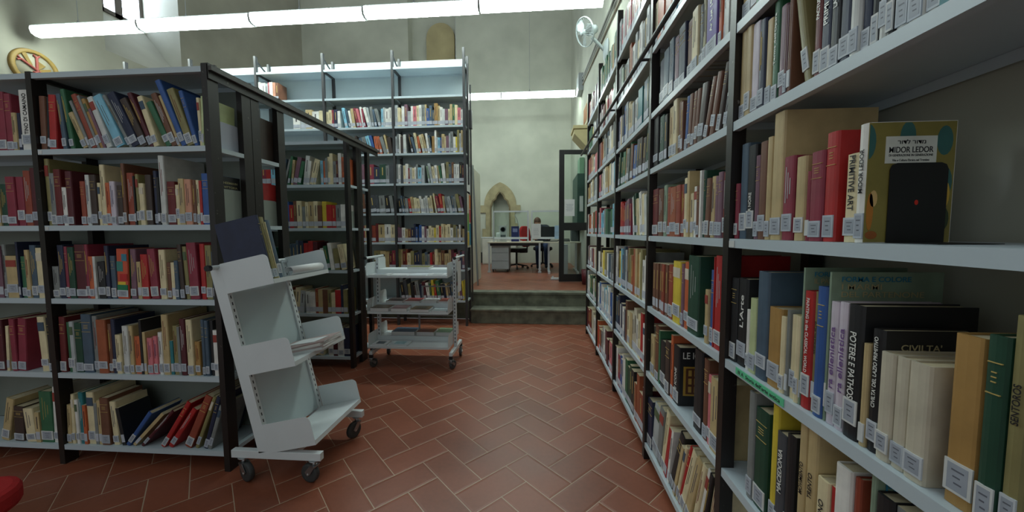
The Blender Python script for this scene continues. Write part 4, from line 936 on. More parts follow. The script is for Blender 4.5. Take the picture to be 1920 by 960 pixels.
# books standing on its top tier: spines to the aisle
def cart_book(y, w_, h, d, col, label, o=0.235):
    M = MT @ Matrix.Translation((o, y, 0.868 + 0.0035)) @ Matrix.Rotation(math.pi / 2, 4, 'Z')
    return make_book(dict(w=w_, h=h, d=d, col=col, seed=.2 if col != 'slate' else .8, txt='', rack='L'), M, label, 'books on the top tier of the slanted cart')
cart_book(1.725, 0.016, 0.335, 0.232, 'navy', 'large dark navy book standing first on the slanted white cart')
cart_book(1.743, 0.030, 0.325, 0.225, 'olive', 'mottled olive book standing behind the large navy one on cart')
cart_book(1.775, 0.004, 0.30, 0.22, 'cream', 'thin cream booklet between the books on the slanted white cart')
cart_book(1.781, 0.028, 0.31, 0.22, 'slate', 'grey-blue book standing last in the row on slanted white cart')
# curled sheets of paper
bm = B(); pts = []
n = 14
prof_ = [(0.02 + 0.20 * q / n, 0.0048 + 0.004 * math.sin(math.pi * q / n)) for q in range(n + 1)] + [(0.235 + 0.022 * math.sin(a), 0.030 - 0.022 * math.cos(a)) for a in [math.pi * q / 8 for q in range(1, 13)]]
va = [[bm.verts.new(MT @ Vector((x_, y_, 0.868 + z_))) for x_, z_ in prof_] for y_ in (1.86, 2.14)]
for q in range(len(prof_) - 1): bm.faces.new([va[0][q], va[0][q + 1], va[1][q + 1], va[1][q]])
o = obj('paper_sheets', bm, paper_m, smooth=True); sm = o.modifiers.new('thick', 'SOLIDIFY'); sm.thickness = 0.003
tag(o, 'white paper sheets with a curled edge on top tier of slanted cart', 'paper')
# magazines stacked on the middle tier
cols = [(196, 198, 198), (180, 160, 156), (206, 200, 196), (150, 126, 122), (206, 210, 212)]
zz = 0.435 + 0.0035
lbl = ['white magazine at the bottom of the pile', 'beige magazine second from the bottom of pile', 'pale magazine in the middle of pile', 'brownish magazine second from the top of pile', 'white folded leaflet on top of pile']
for k, c in enumerate(cols):
    th = [0.014, 0.010, 0.012, 0.006, 0.003][k]; a = [0.0, 0.05, -0.04, 0.09, -0.22][k]
    M = MT @ Matrix.Translation((0.17, 1.96, zz)) @ Matrix.Rotation(a, 4, 'Z')
    hx, hy = (0.145, 0.105) if k < 4 else (0.10, 0.05)
    bm = B(); bx(bm, -hx + .001, hx - .001, -hy + 0.001, hy - .001, 0.0006, th - 0.0006, M); pg = bm
    o = B(); bx(o, -hx, hx, -hy, hy, 0, 0.0005, M); bx(o, -hx, hx, -hy, hy, th - 0.0005, th, M); bx(o, -hx, hx, -hy - .0003, -hy + .0006, 0, th, M)
    mg = obj('magazine', o, mat('mag_cover_%d' % k, c, 0.35, var=0.10, scale=9)); tag(mg, lbl[k] + ' on the slanted cart', 'magazine', 'magazines on the slanted cart')
    obj('page_block', pg, paper_m, mg)
    zz += th + 0.0004

# ---------------------------------------------------------------- small white two-sided cart
t = thing('book_cart', 'white two-sided three-tier display cart with magazines, near the stone steps', 'book cart', (-1.23, 3.48, 0))
XA, XB = -1.635, -0.825
for x in (XA + 0.03, XB - 0.0):
    bm = B(); bx(bm, x - 0.02, x + 0.01, 3.465, 3.495, 0.165, 1.05); obj('upright', bm, white_m, t, bevel=.002)
    bm = B()
    for q in range(22): bx(bm, x - 0.009, x - 0.001, 3.4644, 3.4649, 0.2 + q * 0.037, 0.22 + q * 0.037)
    obj('slot_strip', bm, ink_m, t)
    bm = B(); bx(bm, x - 0.02, x + 0.012, 3.27, 3.71, 0.13, 0.164); obj('base_bar', bm, white_m, t, bevel=.002)
    for yy in (3.275, 3.69): bm = B(); bx(bm, x - 0.021, x + 0.013, yy - .006, yy + 0.016, 0.10, 0.129) ; obj('foot_block', bm, black_m, t)
    for yy, a in ((3.28, 1.2), (3.70, -1.4)): caster(t, x - 0.004, yy, 0.10, 0.042, a, rubber_m)
    dx = -0.035 if x < -1 else 0.045
    bm = B(); tube(bm, (x + dx, 3.29, 1.06), (x + dx, 3.67, 1.06), 0.012, 12); hd = obj('handle', bm, white_m, t)
    bm = B(); bx(bm, min(x + dx, x), max(x + dx, x), 3.468, 3.492, 1.03, 1.05); obj('handle_bracket', bm, white_m, hd)
    for yy in (3.272, 3.671): bm = B(); tube(bm, (x + dx, yy, 1.06), (x + dx, yy + 0.018, 1.06), 0.015, 12); obj('end_cap', bm, black_m, hd)
levels = ((0.215, 0), (0.55, 1), (0.895, 2))
for zs, k in levels:
    for side, (ya, yb) in ((0, (3.262, 3.462)), (1, (3.498, 3.698))):
        zb = zs + (0.0 if side == 0 else 0.035)
        if k == 2 and side == 0: zb = zs + 0.0
        bm = B(); bx(bm, XA + 0.012, XB - 0.024, ya, yb, zb, zb + 0.003)
        ye = ya if side == 0 else yb - 0.002
        bx(bm, XA + 0.012, XB - 0.024, ye, ye + 0.002, zb - 0.018, zb - 0.0002)
        yi = yb - 0.002 if side == 0 else ya
        (side == 0) and bx(bm, XA + 0.012, XB - 0.024, yi, yi + 0.002, zb + 0.0032, zb + (0.04 if k == 2 else 0.05))
        sh = obj('shelf', bm, white_m, t)
        for xe in (XA + 0.0095, XB - 0.0235):
            hh = 0.12; r_ = 0.03
            if side == 0: pts = [(ya, zb - 0.018), (yb, zb - 0.018), (yb, zb + hh), (ya + r_, zb + hh), (ya + r_ * .3, zb + hh - r_ * .3), (ya, zb + hh - r_)]
            else: pts = [(ya, zb - 0.018), (yb, zb - 0.018), (yb, zb + hh - r_), (yb - r_ * .3, zb + hh - r_ * .3), (yb - r_, zb + hh), (ya, zb + hh)]
            bm = B(); prism(bm, pts, 'x', xe, xe + 0.0015); obj('end_plate', bm, white_m, sh)
o = obj('paper_notice', (lambda bm: (bx(bm, -0.7768, -0.7760, 3.38, 3.53, 0.72, 1.02), bm)[1])(B()), paper_m); tag(o, 'white paper notice hanging at the right end of the small cart', 'notice')
def flat(x0, x1, y0, y1, z, th, rgb, label, name='magazine', rot=0, grp='magazines on the two-sided cart', pic=None):
    cxm, cym = (x0 + x1) / 2, (y0 + y1) / 2; hx, hy = (x1 - x0) / 2, (y1 - y0) / 2
    M = Matrix.Translation((cxm, cym, z)) @ Matrix.Rotation(rot, 4, 'Z')
    bm = B(); bx(bm, -hx, hx, -hy, hy, th - 0.0008, th, M); bx(bm, -hx, hx, -hy, hy, 0, 0.0008, M); bx(bm, -hx, -hx + .0008, -hy, hy, 0.0008, th - .0008, M)
    o = obj(name, bm, mat('cover_%d_%d_%d' % rgb, rgb, 0.3, var=0.10, scale=14)); tag(o, label, 'magazine' if name == 'magazine' else 'book', grp)
    bm = B(); bx(bm, -hx + .001, hx - .001, -hy + .001, hy - .001, 0.0009, th - 0.0009, M); obj('page_block', bm, paper_m, o)
    if pic:
        bm = B(); bx(bm, -hx * .6, hx * .55, -hy * .55, hy * .6, th, th + 0.0004, M); obj('cover_picture', bm, mat('cover_%d_%d_%d' % pic, pic, 0.3, var=0.2, scale=25), o)
zt = 0.8985
flat(-1.61, -1.42, 3.27, 3.41, zt, 0.006, (214, 216, 218), 'white magazine at left end of the cart top tier, front', pic=(120, 130, 140))
flat(-1.40, -1.24, 3.275, 3.42, zt, 0.004, (216, 218, 220), 'white leaflet second from left on cart top tier')
flat(-1.22, -1.06, 3.28, 3.43, zt, 0.004, (208, 214, 220), 'pale leaflet in the middle of cart top tier')
flat(-1.04, -0.87, 3.28, 3.43, zt, 0.006, (212, 212, 212), 'white magazine at right end of the cart top tier', pic=(150, 158, 160))
zt = 0.5535
flat(-1.60, -1.42, 3.264, 3.43, zt, 0.034, (82, 66, 50), 'thick dark brown magazine at left of cart middle tier')
flat(-1.40, -1.25, 3.264, 3.43, zt, 0.032, (140, 112, 116), 'mauve magazine second from left on cart middle tier', rot=.05)
flat(-1.21, -1.03, 3.258, 3.43, zt, 0.026, (110, 92, 62), 'brown picture magazine third on the cart middle tier', pic=(70, 60, 40))
flat(-1.01, -0.86, 3.264, 3.43, zt, 0.012, (190, 204, 208), 'pale blue magazine at right of cart middle tier')
zt = 0.2185
flat(-1.60, -1.46, 3.275, 3.41, zt, 0.012, (214, 216, 218), 'white magazine with dark picture, left on cart bottom tier', pic=(80, 90, 100))
flat(-1.43, -1.25, 3.275, 3.42, zt, 0.012, (206, 220, 224), 'white and pale blue magazine, right on cart bottom tier', pic=(150, 190, 200))
for (x0, x1, c, l) in ((-1.55, -1.38, (70, 60, 60), 'dark'), (-1.36, -1.20, (150, 60, 60), 'red'), (-1.18, -1.03, (190, 190, 190), 'white'), (-1.01, -0.86, (150, 70, 60), 'reddish')):
    flat(x0, x1, 3.51, 3.68, 0.5885, 0.022, c, l + ' magazine on the rear middle tier of the cart', grp='magazines on the rear of the cart')
for (x0, x1, c, l) in ((-1.50, -1.26, (70, 90, 110), 'slate blue'), (-1.24, -1.06, (110, 60, 40), 'brown'), (-1.04, -0.86, (120, 150, 120), 'green')):
    flat(x0, x1, 3.51, 3.68, 0.2535, 0.04, c, l + ' picture magazine on the rear bottom tier of the cart', grp='magazines on the rear of the cart')
flat(-1.32, -1.10, 3.52, 3.68, 0.9335, 0.02, (120, 120, 70), 'olive picture magazine on the rear top tier of the cart', grp='magazines on the rear of the cart')
# chrome display easels on the cart
for (xa, z, dz, l) in ((-1.20, 0.60, 0.09, 'middle'), (-1.24, 0.27, 0.12, 'bottom')):
    bm = B()
    for q in (0, 0.36): bx(bm, xa + q, xa + q + 0.02, 3.58, 3.584, z + 0.035, z + 0.035 + dz + .03); bx(bm, xa + q, xa + q + .02, 3.545, 3.584, z + .033, z + .0348)
    tube(bm, (xa, 3.582, z + dz + 0.06), (xa + 0.38, 3.582, z + dz + 0.06), 0.007, 8)
    tag(obj('display_stand', bm, steel_m), 'chrome wire magazine stand on the %s tier of the small cart' % l, 'stand')

# ---------------------------------------------------------------- wall fan
fan_m = mat('fan_plastic', (160, 170, 172), 0.45, var=0.02)
t = thing('wall_fan', 'white round wall fan with wire guard above the right bookcase', 'fan', (0.895, 4.95, 3.62))
W_ = Vector((0.897, 4.95, 3.66)); Hd = Vector((0.585, 4.80, 3.83))
bm = B(); M = Matrix.Translation(W_) @ Matrix.Rotation(-math.pi / 2, 4, 'Y') @ Matrix.Diagonal((1.5, 1, 1, 1))
lathe(bm, [(0.105, 0), (0.10, 0.02), (0.07, 0.045), (0.03, 0.055)], M, 24); obj('wall_plate', bm, fan_m, t)
bm = B(); tube(bm, W_ + Vector((-0.05, 0, 0.02)), Hd + Vector((0.10, 0.09, -0.02)), 0.022, 12); obj('arm', bm, fan_m, t)
dirv = Vector((-0.82, -0.42, -0.42)).normalized()
MF = Matrix.Translation(Hd) @ dirv.to_track_quat('Z', 'Y').to_matrix().to_4x4()
bm = B(); lathe(bm, [(0.02, -0.19), (0.05, -0.175), (0.06, -0.12), (0.055, -0.05), (0.03, -0.04)], MF, 20); obj('motor_housing', bm, fan_m, t)
bm = B(); RF = 0.165
for k in range(28):
    a = 2 * math.pi * k / 28
    for s_, zf, zr in ((1, 0.055, 0.0), (1, -0.05, 0.0)):
        p = [MF @ Vector((r_ * math.cos(a), r_ * math.sin(a), zr + (zf - zr) * math.cos(min(1, r_ / RF) * math.pi / 2) ** .7)) for r_ in (0.03, 0.085, 0.13, RF)]
        for q in range(3): tube(bm, p[q], p[q + 1], 0.0014, 3)
lathe(bm, [(RF, -0.012), (RF + 0.006, -0.006), (RF + 0.006, 0.006), (RF, 0.012), (RF - 0.004, 0), (RF, -0.012)], MF, 40, cap=False)
lathe(bm, [(0.001, 0.062), (0.026, 0.06), (0.028, 0.054), (0.001, 0.052)], MF, 20)
obj('guard', bm, fan_m, t)
bm = B()
for k in range(3):
    a0 = 2 * math.pi * k / 3
    vs = []
    for (r_, da, z_) in ((0.03, -.25, -.012), (0.09, -.55, -.022), (0.155, -.42, -.02), (0.165, .1, .004), (0.12, .45, .02), (0.03, .3, .012)):
        vs.append(bm.verts.new(MF @ Vector((r_ * math.cos(a0 + da), r_ * math.sin(a0 + da), z_))))
    bm.faces.new(vs)
lathe(bm, [(0.001, -0.035), (0.03, -0.03), (0.03, 0.025), (0.001, 0.03)], MF, 16)
o = obj('fan_blades', bm, mat('fan_blade', (150, 158, 158), 0.4), t); sm = o.modifiers.new('thick', 'SOLIDIFY'); sm.thickness = 0.003

# conduit and box on the right wall
t = thing('cable_conduit', 'grey and brown cable conduits with junction box on the right wall', 'conduit', (0.89, 4.3, 4.0))
bm = B()
path(bm, [(0.88, 3.4, 3.88), (0.88, 7.7, 4.42)], 0.014, 8); path(bm, [(0.88, 3.4, 3.80), (0.88, 7.7, 4.36)], 0.010, 8)
obj('metal_tube', bm, mat('conduit_grey', (118, 118, 114), 0.5), t)
bm = B(); path(bm, [(0.885, 3.4, 3.72), (0.885, 7.7, 4.28)], 0.011, 8); obj('old_cable', bm, mat('cable_brown', (112, 98, 80), 0.7), t)
bm = B(); bx(bm, 0.80, 0.898, 7.55, 7.95, 4.16, 4.50); path(bm, [(0.84, 7.7, 4.2), (0.80, 7.8, 4.12), (0.76, 8.05, 4.22)], 0.01, 6); obj('junction_box', bm, grey_m, t, bevel=0.01)
# carved corbel on the right wall
bm = B(); prism(bm, [(0.62, 3.02), (0.899, 2.72), (0.899, 3.10), (0.62, 3.10)], 'y', 6.5, 6.95); bx(bm, 0.60, 0.899, 6.47, 6.98, 3.10, 3.16)
tag(obj('wall_corbel', bm, mat('cream_plaster', (196, 184, 140), 0.9), bevel=0.01), 'cream plaster corbel jutting from right wall above the glass door', 'corbel')
bm = B(); bx(bm, 0.88, 0.899, 6.75, 7.35, 3.30, 3.72, None, 0); bx(bm, 0.873, 0.88, 6.83, 7.27, 3.37, 3.65, None, 1)
tag(obj('wall_plaque', bm, [mat('plaque_cream', (200, 190, 160), 0.8), mat('plaque_ochre', (170, 110, 60), 0.7, var=.2)]), 'small framed ochre plaque on the right wall above the corbel', 'plaque')

# ---------------------------------------------------------------- painted medallion on the left wall
t = thing('wall_medallion', 'round white plaster medallion with gold rim and crossed red arms, left wall', 'medallion', (XL, 4.56, 3.56))
MM = Matrix.Translation((XL + 0.002, 4.56, 3.55)) @ Matrix.Rotation(math.pi / 2, 4, 'Y') @ Matrix.Rotation(0, 4, 'Z')
gold_m = mat('gilt_rim', (146, 120, 60), 0.6, var=0.12, scale=12); 
bm = B(); lathe(bm, [(0.195, 0), (0.193, 0.03), (0.212, 0.045), (0.225, 0.035), (0.238, 0.04), (0.250, 0.0)], MM, 48); obj('gilt_rim', bm, gold_m, t)
bm = B(); lathe(bm, [(0.001, 0.002), (0.192, 0.002), (0.192, 0.018), (0.001, 0.02)], MM, 40); obj('plaster_disc', bm, mat('disc_white', (158, 154, 134), 0.8), t)
bm = B(); X0 = XL + 0.024
for ang in (62, -12):
    a = R(ang); c, s = math.cos(a), math.sin(a)
    def Q(u_, v_): return (4.545 + u_ * c - v_ * s, 3.50 + u_ * s + v_ * c)
    prism(bm, [Q(0.05, -.012), Q(0.16, -.045), Q(0.16, .045), Q(0.05, .012)], 'x', X0, X0 + 0.012)
for ang in (125, 28 + 180 + 105 - 90 - 40 - 150):
    pass
prism(bm, [(4.43, 3.70), (4.47, 3.73), (4.53, 3.58), (4.50, 3.57)], 'x', X0, X0 + .012); prism(bm, [(4.59, 3.55), (4.71, 3.60), (4.71, 3.52), (4.60, 3.52)], 'x', X0, X0 + .012)
obj('gold_rays', bm, gold_m, t)
bm = B()
for p, q, r_ in (((4.42, 3.62), (4.64, 3.49), .014), ((4.57, 3.46), (4.575, 3.70), .014), ((4.42, 3.62), (4.385, 3.65), .010), ((4.42, 3.62), (4.385, 3.60), .010), ((4.575, 3.70), (4.545, 3.73), .010), ((4.575, 3.70), (4.605, 3.73), .010), ((4.53, 3.50), (4.66, 3.50), .012)):
    tube(bm, (X0 + .01, *p), (X0 + .01, *q), r_, 8)
obj('crossed_arms', bm, mat('painted_red', (164, 84, 76), 0.7), t)

# ---------------------------------------------------------------- things at the end of the tall bookcase
def sheet(name, x, y0, y1, z0, z1, ms, label, cat): 
    bm = B(); bx(bm, x, x + 0.003, y0, y1, z0, z1); return tag(obj(name, bm, ms), label, cat)
sheet('paper_notice', -0.972, 4.856, 5.12, 1.86, 2.22, paper_m, 'white paper notice on the end of the tall bookcase', 'notice')
o = sheet('poster', -0.972, 4.856, 5.12, 1.09, 1.83, mat('poster_base', (200, 196, 180), 0.5), 'coloured poster below the notice on the tall bookcase end', 'poster')
for (y0_, y1_, z0_, z1_, c) in ((4.86, 4.97, 1.12, 1.30, (206, 176, 50)), (4.86, 4.97, 1.32, 1.56, (96, 150, 60)), (4.98, 5.115, 1.12, 1.42, (70, 140, 170)), (4.98, 5.115, 1.44, 1.62, (196, 84, 90)), (4.98, 5.115, 1.63, 1.82, (206, 120, 70))):
    bm = B(); bx(bm, -0.969, -0.968, y0_, y1_, z0_, z1_); obj('colour_field', bm, mat('poster_%d_%d_%d' % c, c, 0.5), o)
bm = B(); tube(bm, (-1.015, 5.915, PZ), (-1.085, 5.93, 2.40), 0.016, 10); tag(obj('metal_pole', bm, steel_m), 'grey metal pole leaning at the top of the stone steps', 'pole')
bm = B(); bx(bm, -1.17, -1.12, 5.86, 6.9, PZ, 2.40); tag(obj('white_partition', bm, mat('partition_white', (198, 196, 180), 0.6)), 'tall white partition board behind the leaning metal pole', 'partition')
bm = B(); bx(bm, -0.97, -0.80, 5.80, 5.98, PZ, PZ + 0.02); 
bm.free()

# ---------------------------------------------------------------- glass door
t = tag(thing('door_1', None, None, (0.36, 6.38, PZ)), kind='structure')
MD = Matrix.Translation((0.355, 6.36, PZ + 0.012)) @ Matrix.Rotation(R(5), 4, 'Z')
bm = B(); DW, DH = 0.53, 2.285
bx(bm, 0, 0.085, -0.025, 0.025, 0, DH, MD); bx(bm, DW - 0.035, DW, -0.025, 0.025, 0, DH, MD); bx(bm, 0.0855, DW - 0.0355, -0.025, 0.025, DH - 0.07, DH, MD)
bx(bm, 0.0855, DW - 0.0355, -0.025, 0.025, 0, 0.13, MD); bx(bm, 0.0855, DW - 0.0355, -0.025, 0.025, 0.90, 1.035, MD)
obj('door_frame', bm, mat('black_door_metal', (24, 25, 26), 0.4), t)
glass = mat('clear_glass', (236, 246, 242), 0.02, var=0, trans=1.0)
bm = B(); bx(bm, 0.086, DW - 0.036, -0.003, 0.003, 0.131, 0.899, MD); bx(bm, 0.086, DW - 0.036, -0.003, 0.003, 1.036, DH - 0.071, MD); obj('door_glass', bm, glass, t)
bm = B(); bx(bm, 0.09, 0.27, -0.0045, -0.0035, 1.15, 1.44, MD); o = tag(obj('paper_notice', bm, paper_m), 'white paper notice taped to the open glass door', 'notice')
bm = B()
for q in range(6): bx(bm, 0.13 - .01 * (q % 2), 0.23 + .01 * (q % 3), -0.0050, -0.0046, 1.24 + q * 0.022, 1.246 + q * 0.022, MD)
obj('printed_lines', bm, mat('faint_ink', (140, 144, 150), .7, var=0), o)

# ---------------------------------------------------------------- desks behind the door
desk_m = mat('desk_top', (206, 200, 180), 0.5, var=0.03)
t = thing('office_desk', 'pale office desk with steel legs facing the steps, under acrylic screens', 'desk', (-0.4, 8.2, PZ))
bm = B(); bx(bm, -1.13, 0.10, 7.80, 8.55, 1.062, 1.09); obj('tabletop', bm, desk_m, t, bevel=.003)
bm = B(); bx(bm, -1.08, 0.05, 7.86, 7.89, 1.0, 1.061); obj('front_rail', bm, black_m, t)
for x in (-1.09, 0.02):
    for y in (7.86, 8.48):
        bm = B(); bx(bm, x - 0.02, x + 0.02, y - 0.02, y + 0.02, PZ + 0.03, 1.061); bx(bm, x - 0.035, x + 0.035, y - 0.035, y + 0.035, PZ, PZ + 0.03); obj('leg', bm, alu_m, t)
t = thing('office_desk', 'second pale desk running behind the black glass door', 'desk', (0.5, 8.1, PZ))
bm = B(); bx(bm, 0.105, 0.89, 7.72, 8.55, 1.062, 1.09); obj('tabletop', bm, desk_m, t, bevel=.003)
for x in (0.22, 0.82):
    bm = B(); bx(bm, x - 0.02, x + 0.02, 8.0, 8.04, PZ + 0.05, 1.061); bx(bm, x - 0.025, x + 0.025, 7.55, 8.5, PZ, PZ + 0.05); obj('leg', bm, alu_m, t)
t = thing('drawer_pedestal', 'light grey drawer pedestal on castors under the left of desk', 'drawer unit', (-0.86, 8.1, PZ))
bm = B(); bx(bm, -1.05, -0.66, 7.93, 8.44, PZ + 0.06, 1.03); obj('cabinet_body', bm, grey_m, t, bevel=.004)
for k in range(3): bm = B(); bx(bm, -1.045, -0.665, 7.915, 7.929, PZ + 0.07 + k * .182, PZ + 0.245 + k * .182); obj('drawer_front', bm, mat('drawer_grey', (164, 170, 172), .5), t)
for x in (-1.02, -0.69):
    for y in (7.97, 8.40): bm = B(); tube(bm, (x - .012, y, PZ + .03), (x + .012, y, PZ + .03), 0.03, 12); obj('castor', bm, black_m, t)
t = thing('low_cabinet', 'low white cabinet against the back wall below the stone niche', 'cabinet', (-1.1, 10.0, PZ))
bm = B(); bx(bm, -1.56, -0.62, 9.86, 10.25, PZ, 1.14); obj('cabinet_body', bm, mat('cabinet_white', (196, 196, 184), .5), t, bevel=.004)
bm = B(); bx(bm, -1.58, -0.60, 9.84, 10.25, 1.141, 1.165); obj('cabinet_top', bm, white_m, t)
for x in (-1.55, -1.085): bm = B(); bx(bm, x, x + 0.455, 9.845, 9.859, PZ + 0.03, 1.13); obj('cabinet_door', bm, mat('cabinet_white', ()), t)
# acrylic screens
for (x0, x1, l) in ((-1.01, -0.22, 'left'), (-0.165, 0.50, 'right')):
    t = thing('acrylic_screen', 'clear acrylic screen in a silver frame on the desk, %s of two' % l, 'screen', ((x0 + x1) / 2, 7.95, 1.09), 'acrylic screens on the desks')
    yy = 7.93
    bm = B(); bx(bm, x0, x0 + 0.03, yy - .015, yy + .015, 1.0905, 1.77); bx(bm, x1 - 0.03, x1, yy - .015, yy + .015, 1.0905, 1.77); obj('side_post', bm, alu_m, t)
    bm = B(); bx(bm, x0 + .031, x1 - .031, yy - .012, yy + .012, 1.735, 1.77); bx(bm, x0 + .031, x1 - .031, yy - .012, yy + .012, 1.145, 1.19); obj('rail', bm, white_m, t)
    bm = B(); bx(bm, x0 + .031, x1 - .031, yy - .002, yy + .002, 1.191, 1.734); obj('acrylic_pane', bm, glass, t)
def paper(x0, x1, z0, z1, y, m, name, label, cat, lines=0):
    bm = B(); bx(bm, x0, x1, y - 0.0012, y, z0, z1); o = tag(obj(name, bm, m), label, cat)
    if lines:
        bm = B()
        for q in range(lines): bx(bm, x0 + (x1 - x0) * .2, x1 - (x1 - x0) * (.2 + .05 * (q % 3)), y - 0.002, y - 0.0013, z0 + (z1 - z0) * (.25 + .08 * q), z0 + (z1 - z0) * (.265 + .08 * q))
        obj('printed_lines', bm, mat('faint_ink', ()), o)
paper(-0.165 + .01, 0.045, 1.15, 1.48, 7.912, paper_m, 'paper_notice', 'white paper notice fixed to the right acrylic screen', 'notice', 6)
paper(0.345, 0.46, 1.15, 1.44, 7.912, mat('pale_blue_paper', (170, 200, 224), .6), 'paper_notice', 'pale blue paper notice beside the black door frame', 'notice', 4)
t = thing('leaflet_stand', 'white leaflet with a round logo standing on desk behind left screen', 'leaflet', (-0.78, 8.05, 1.09))
bm = B(); bx(bm, -0.89, -0.71, 8.05, 8.056, 1.0905, 1.45); obj('card', bm, paper_m, t)
bm = B(); MC = Matrix.Translation((-0.80, 8.049, 1.36)) @ Matrix.Rotation(math.pi / 2, 4, 'X'); lathe(bm, [(0.045, 0), (0.045, 0.001), (0.06, 0.001), (0.06, 0)], MC, 24); bx(bm, -0.86, -0.74, 8.0475, 8.049, 1.14, 1.24); obj('printed_ring', bm, mat('logo_grey', (110, 116, 120), .5), t)
t = thing('blue_brochure', 'dark blue brochure standing on desk behind the left screen', 'brochure', (-0.53, 8.05, 1.09))
bm = B(); bx(bm, -0.615, -0.44, 8.05, 8.062, 1.0905, 1.43); obj('card', bm, mat('brochure_blue', (36, 44, 120), .4, var=.2, scale=20), t)
bm = B(); bx(bm, -0.58, -0.475, 8.048, 8.0495, 1.30, 1.38); obj('printed_panel', bm, mat('brochure_light', (150, 150, 200), .4), t)
bm = B(); lathe(bm, [(0.045, 0), (0.05, 0.005), (0.05, 0.19), (0.04, 0.20)], Matrix.Translation((-0.90, 7.99, 1.0905)), 20); tag(obj('white_canister', bm, wht_trim), 'white canister at the left end of the desk', 'canister')
bm = B(); path(bm, [(-0.44, 8.25, 1.10), (-0.46, 8.25, 1.45), (-0.50, 8.2, 1.60), (-0.55, 8.15, 1.68)], 0.008, 8); lathe(bm, [(0.06, 0), (0.06, 0.015), (0.02, 0.02)], Matrix.Translation((-0.44, 8.25, 1.0905)), 20)
tag(obj('desk_microphone', bm, alu_m), 'thin silver goose-neck stand on the desk behind left screen', 'stand')
# monitor, keyboard, phone
t = thing('computer_monitor', 'black computer monitor seen from behind on the desk before the person', 'monitor', (0.19, 8.2, 1.09))
bm = B(); bx(bm, 0.03, 0.36, 8.18, 8.205, 1.16, 1.42); obj('screen_back', bm, black_m, t, bevel=.006)
bm = B(); bx(bm, 0.17, 0.22, 8.206, 8.23, 1.10, 1.30); bx(bm, 0.09, 0.30, 8.13, 8.30, 1.0905, 1.10); obj('monitor_stand', bm, black_m, t)
t = thing('desk_telephone', 'black desk telephone and cables on desk behind the door glass', 'telephone', (0.60, 8.0, 1.09))
bm = B(); prism(bm, [(7.9, 1.0905), (8.1, 1.0905), (8.1, 1.15), (7.9, 1.105)], 'x', 0.50, 0.68); obj('phone_body', bm, black_m, t)
bm = B(); tube(bm, (0.52, 7.94, 1.165), (0.52, 8.08, 1.175), 0.018, 10); obj('handset', bm, black_m, t)
bm = B(); bx(bm, 0.72, 0.88, 8.0, 8.3, 1.0905, 1.40); tag(obj('document_tray', bm, mat('tray_dark', (70, 78, 80), .5), bevel=.01), 'dark tray of papers on desk by the right wall', 'tray')
bm = B(); path(bm, [(0.10, 7.80, 1.10), (0.28, 7.86, 1.098), (0.40, 7.9, 1.10), (0.47, 7.93, 1.12)], 0.01, 6); tag(obj('desk_cable', bm, black_m), 'black cable lying on the desk edge beneath the screens', 'cable')
# grey unit under the second desk, green cabinet on the wall
bm = B(); bx(bm, 0.46, 0.60, 7.45, 7.70, PZ, 1.04); tag(obj('computer_tower', bm, grey_m, bevel=.006), 'tall pale grey unit standing behind the lower door glass', 'cabinet')
t = thing('wall_cabinet', 'dark green metal cabinet on right wall behind the glass door', 'cabinet', (0.83, 7.3, 1.4))
bm = B(); bx(bm, 0.755, 0.898, 7.2, 8.2, 1.36, 2.44); obj('cabinet_body', bm, mat('green_metal', (44, 74, 64), .5), t, bevel=.005)
bm = B(); bx(bm, 0.8, 0.87, 7.194, 7.199, 1.70, 2.0); obj('paper_note', bm, paper_m, t)
bm = B(); bx(bm, 0.80, 0.89, 7.22, 7.60, 2.441, 2.75); tag(obj('box_file', bm, mat('file_green', (130, 168, 140), .6)), 'pale green box file on top of the green wall cabinet', 'file')
bm = B(); lathe(bm, [(0.065, 0), (0.085, 0.25), (0.080, 0.25), (0.062, 0.006), (0.0, 0.006)], Matrix.Translation((0.80, 6.12, PZ)), 24); tag(obj('waste_bin', bm, mat('bin_red', (92, 30, 36), .5)), 'dark red waste bin on the upper floor below the glass door', 'bin')
bm = B(); bx(bm, 0.22, 0.58, 6.62, 6.70, PZ, PZ + 0.04); bx(bm, 0.24, 0.28, 6.64, 6.68, PZ + .04, PZ + .07); tag(obj('door_foot_bar', bm, alu_m, bevel=.008), 'silver foot bar on the floor behind the open glass door', 'foot')

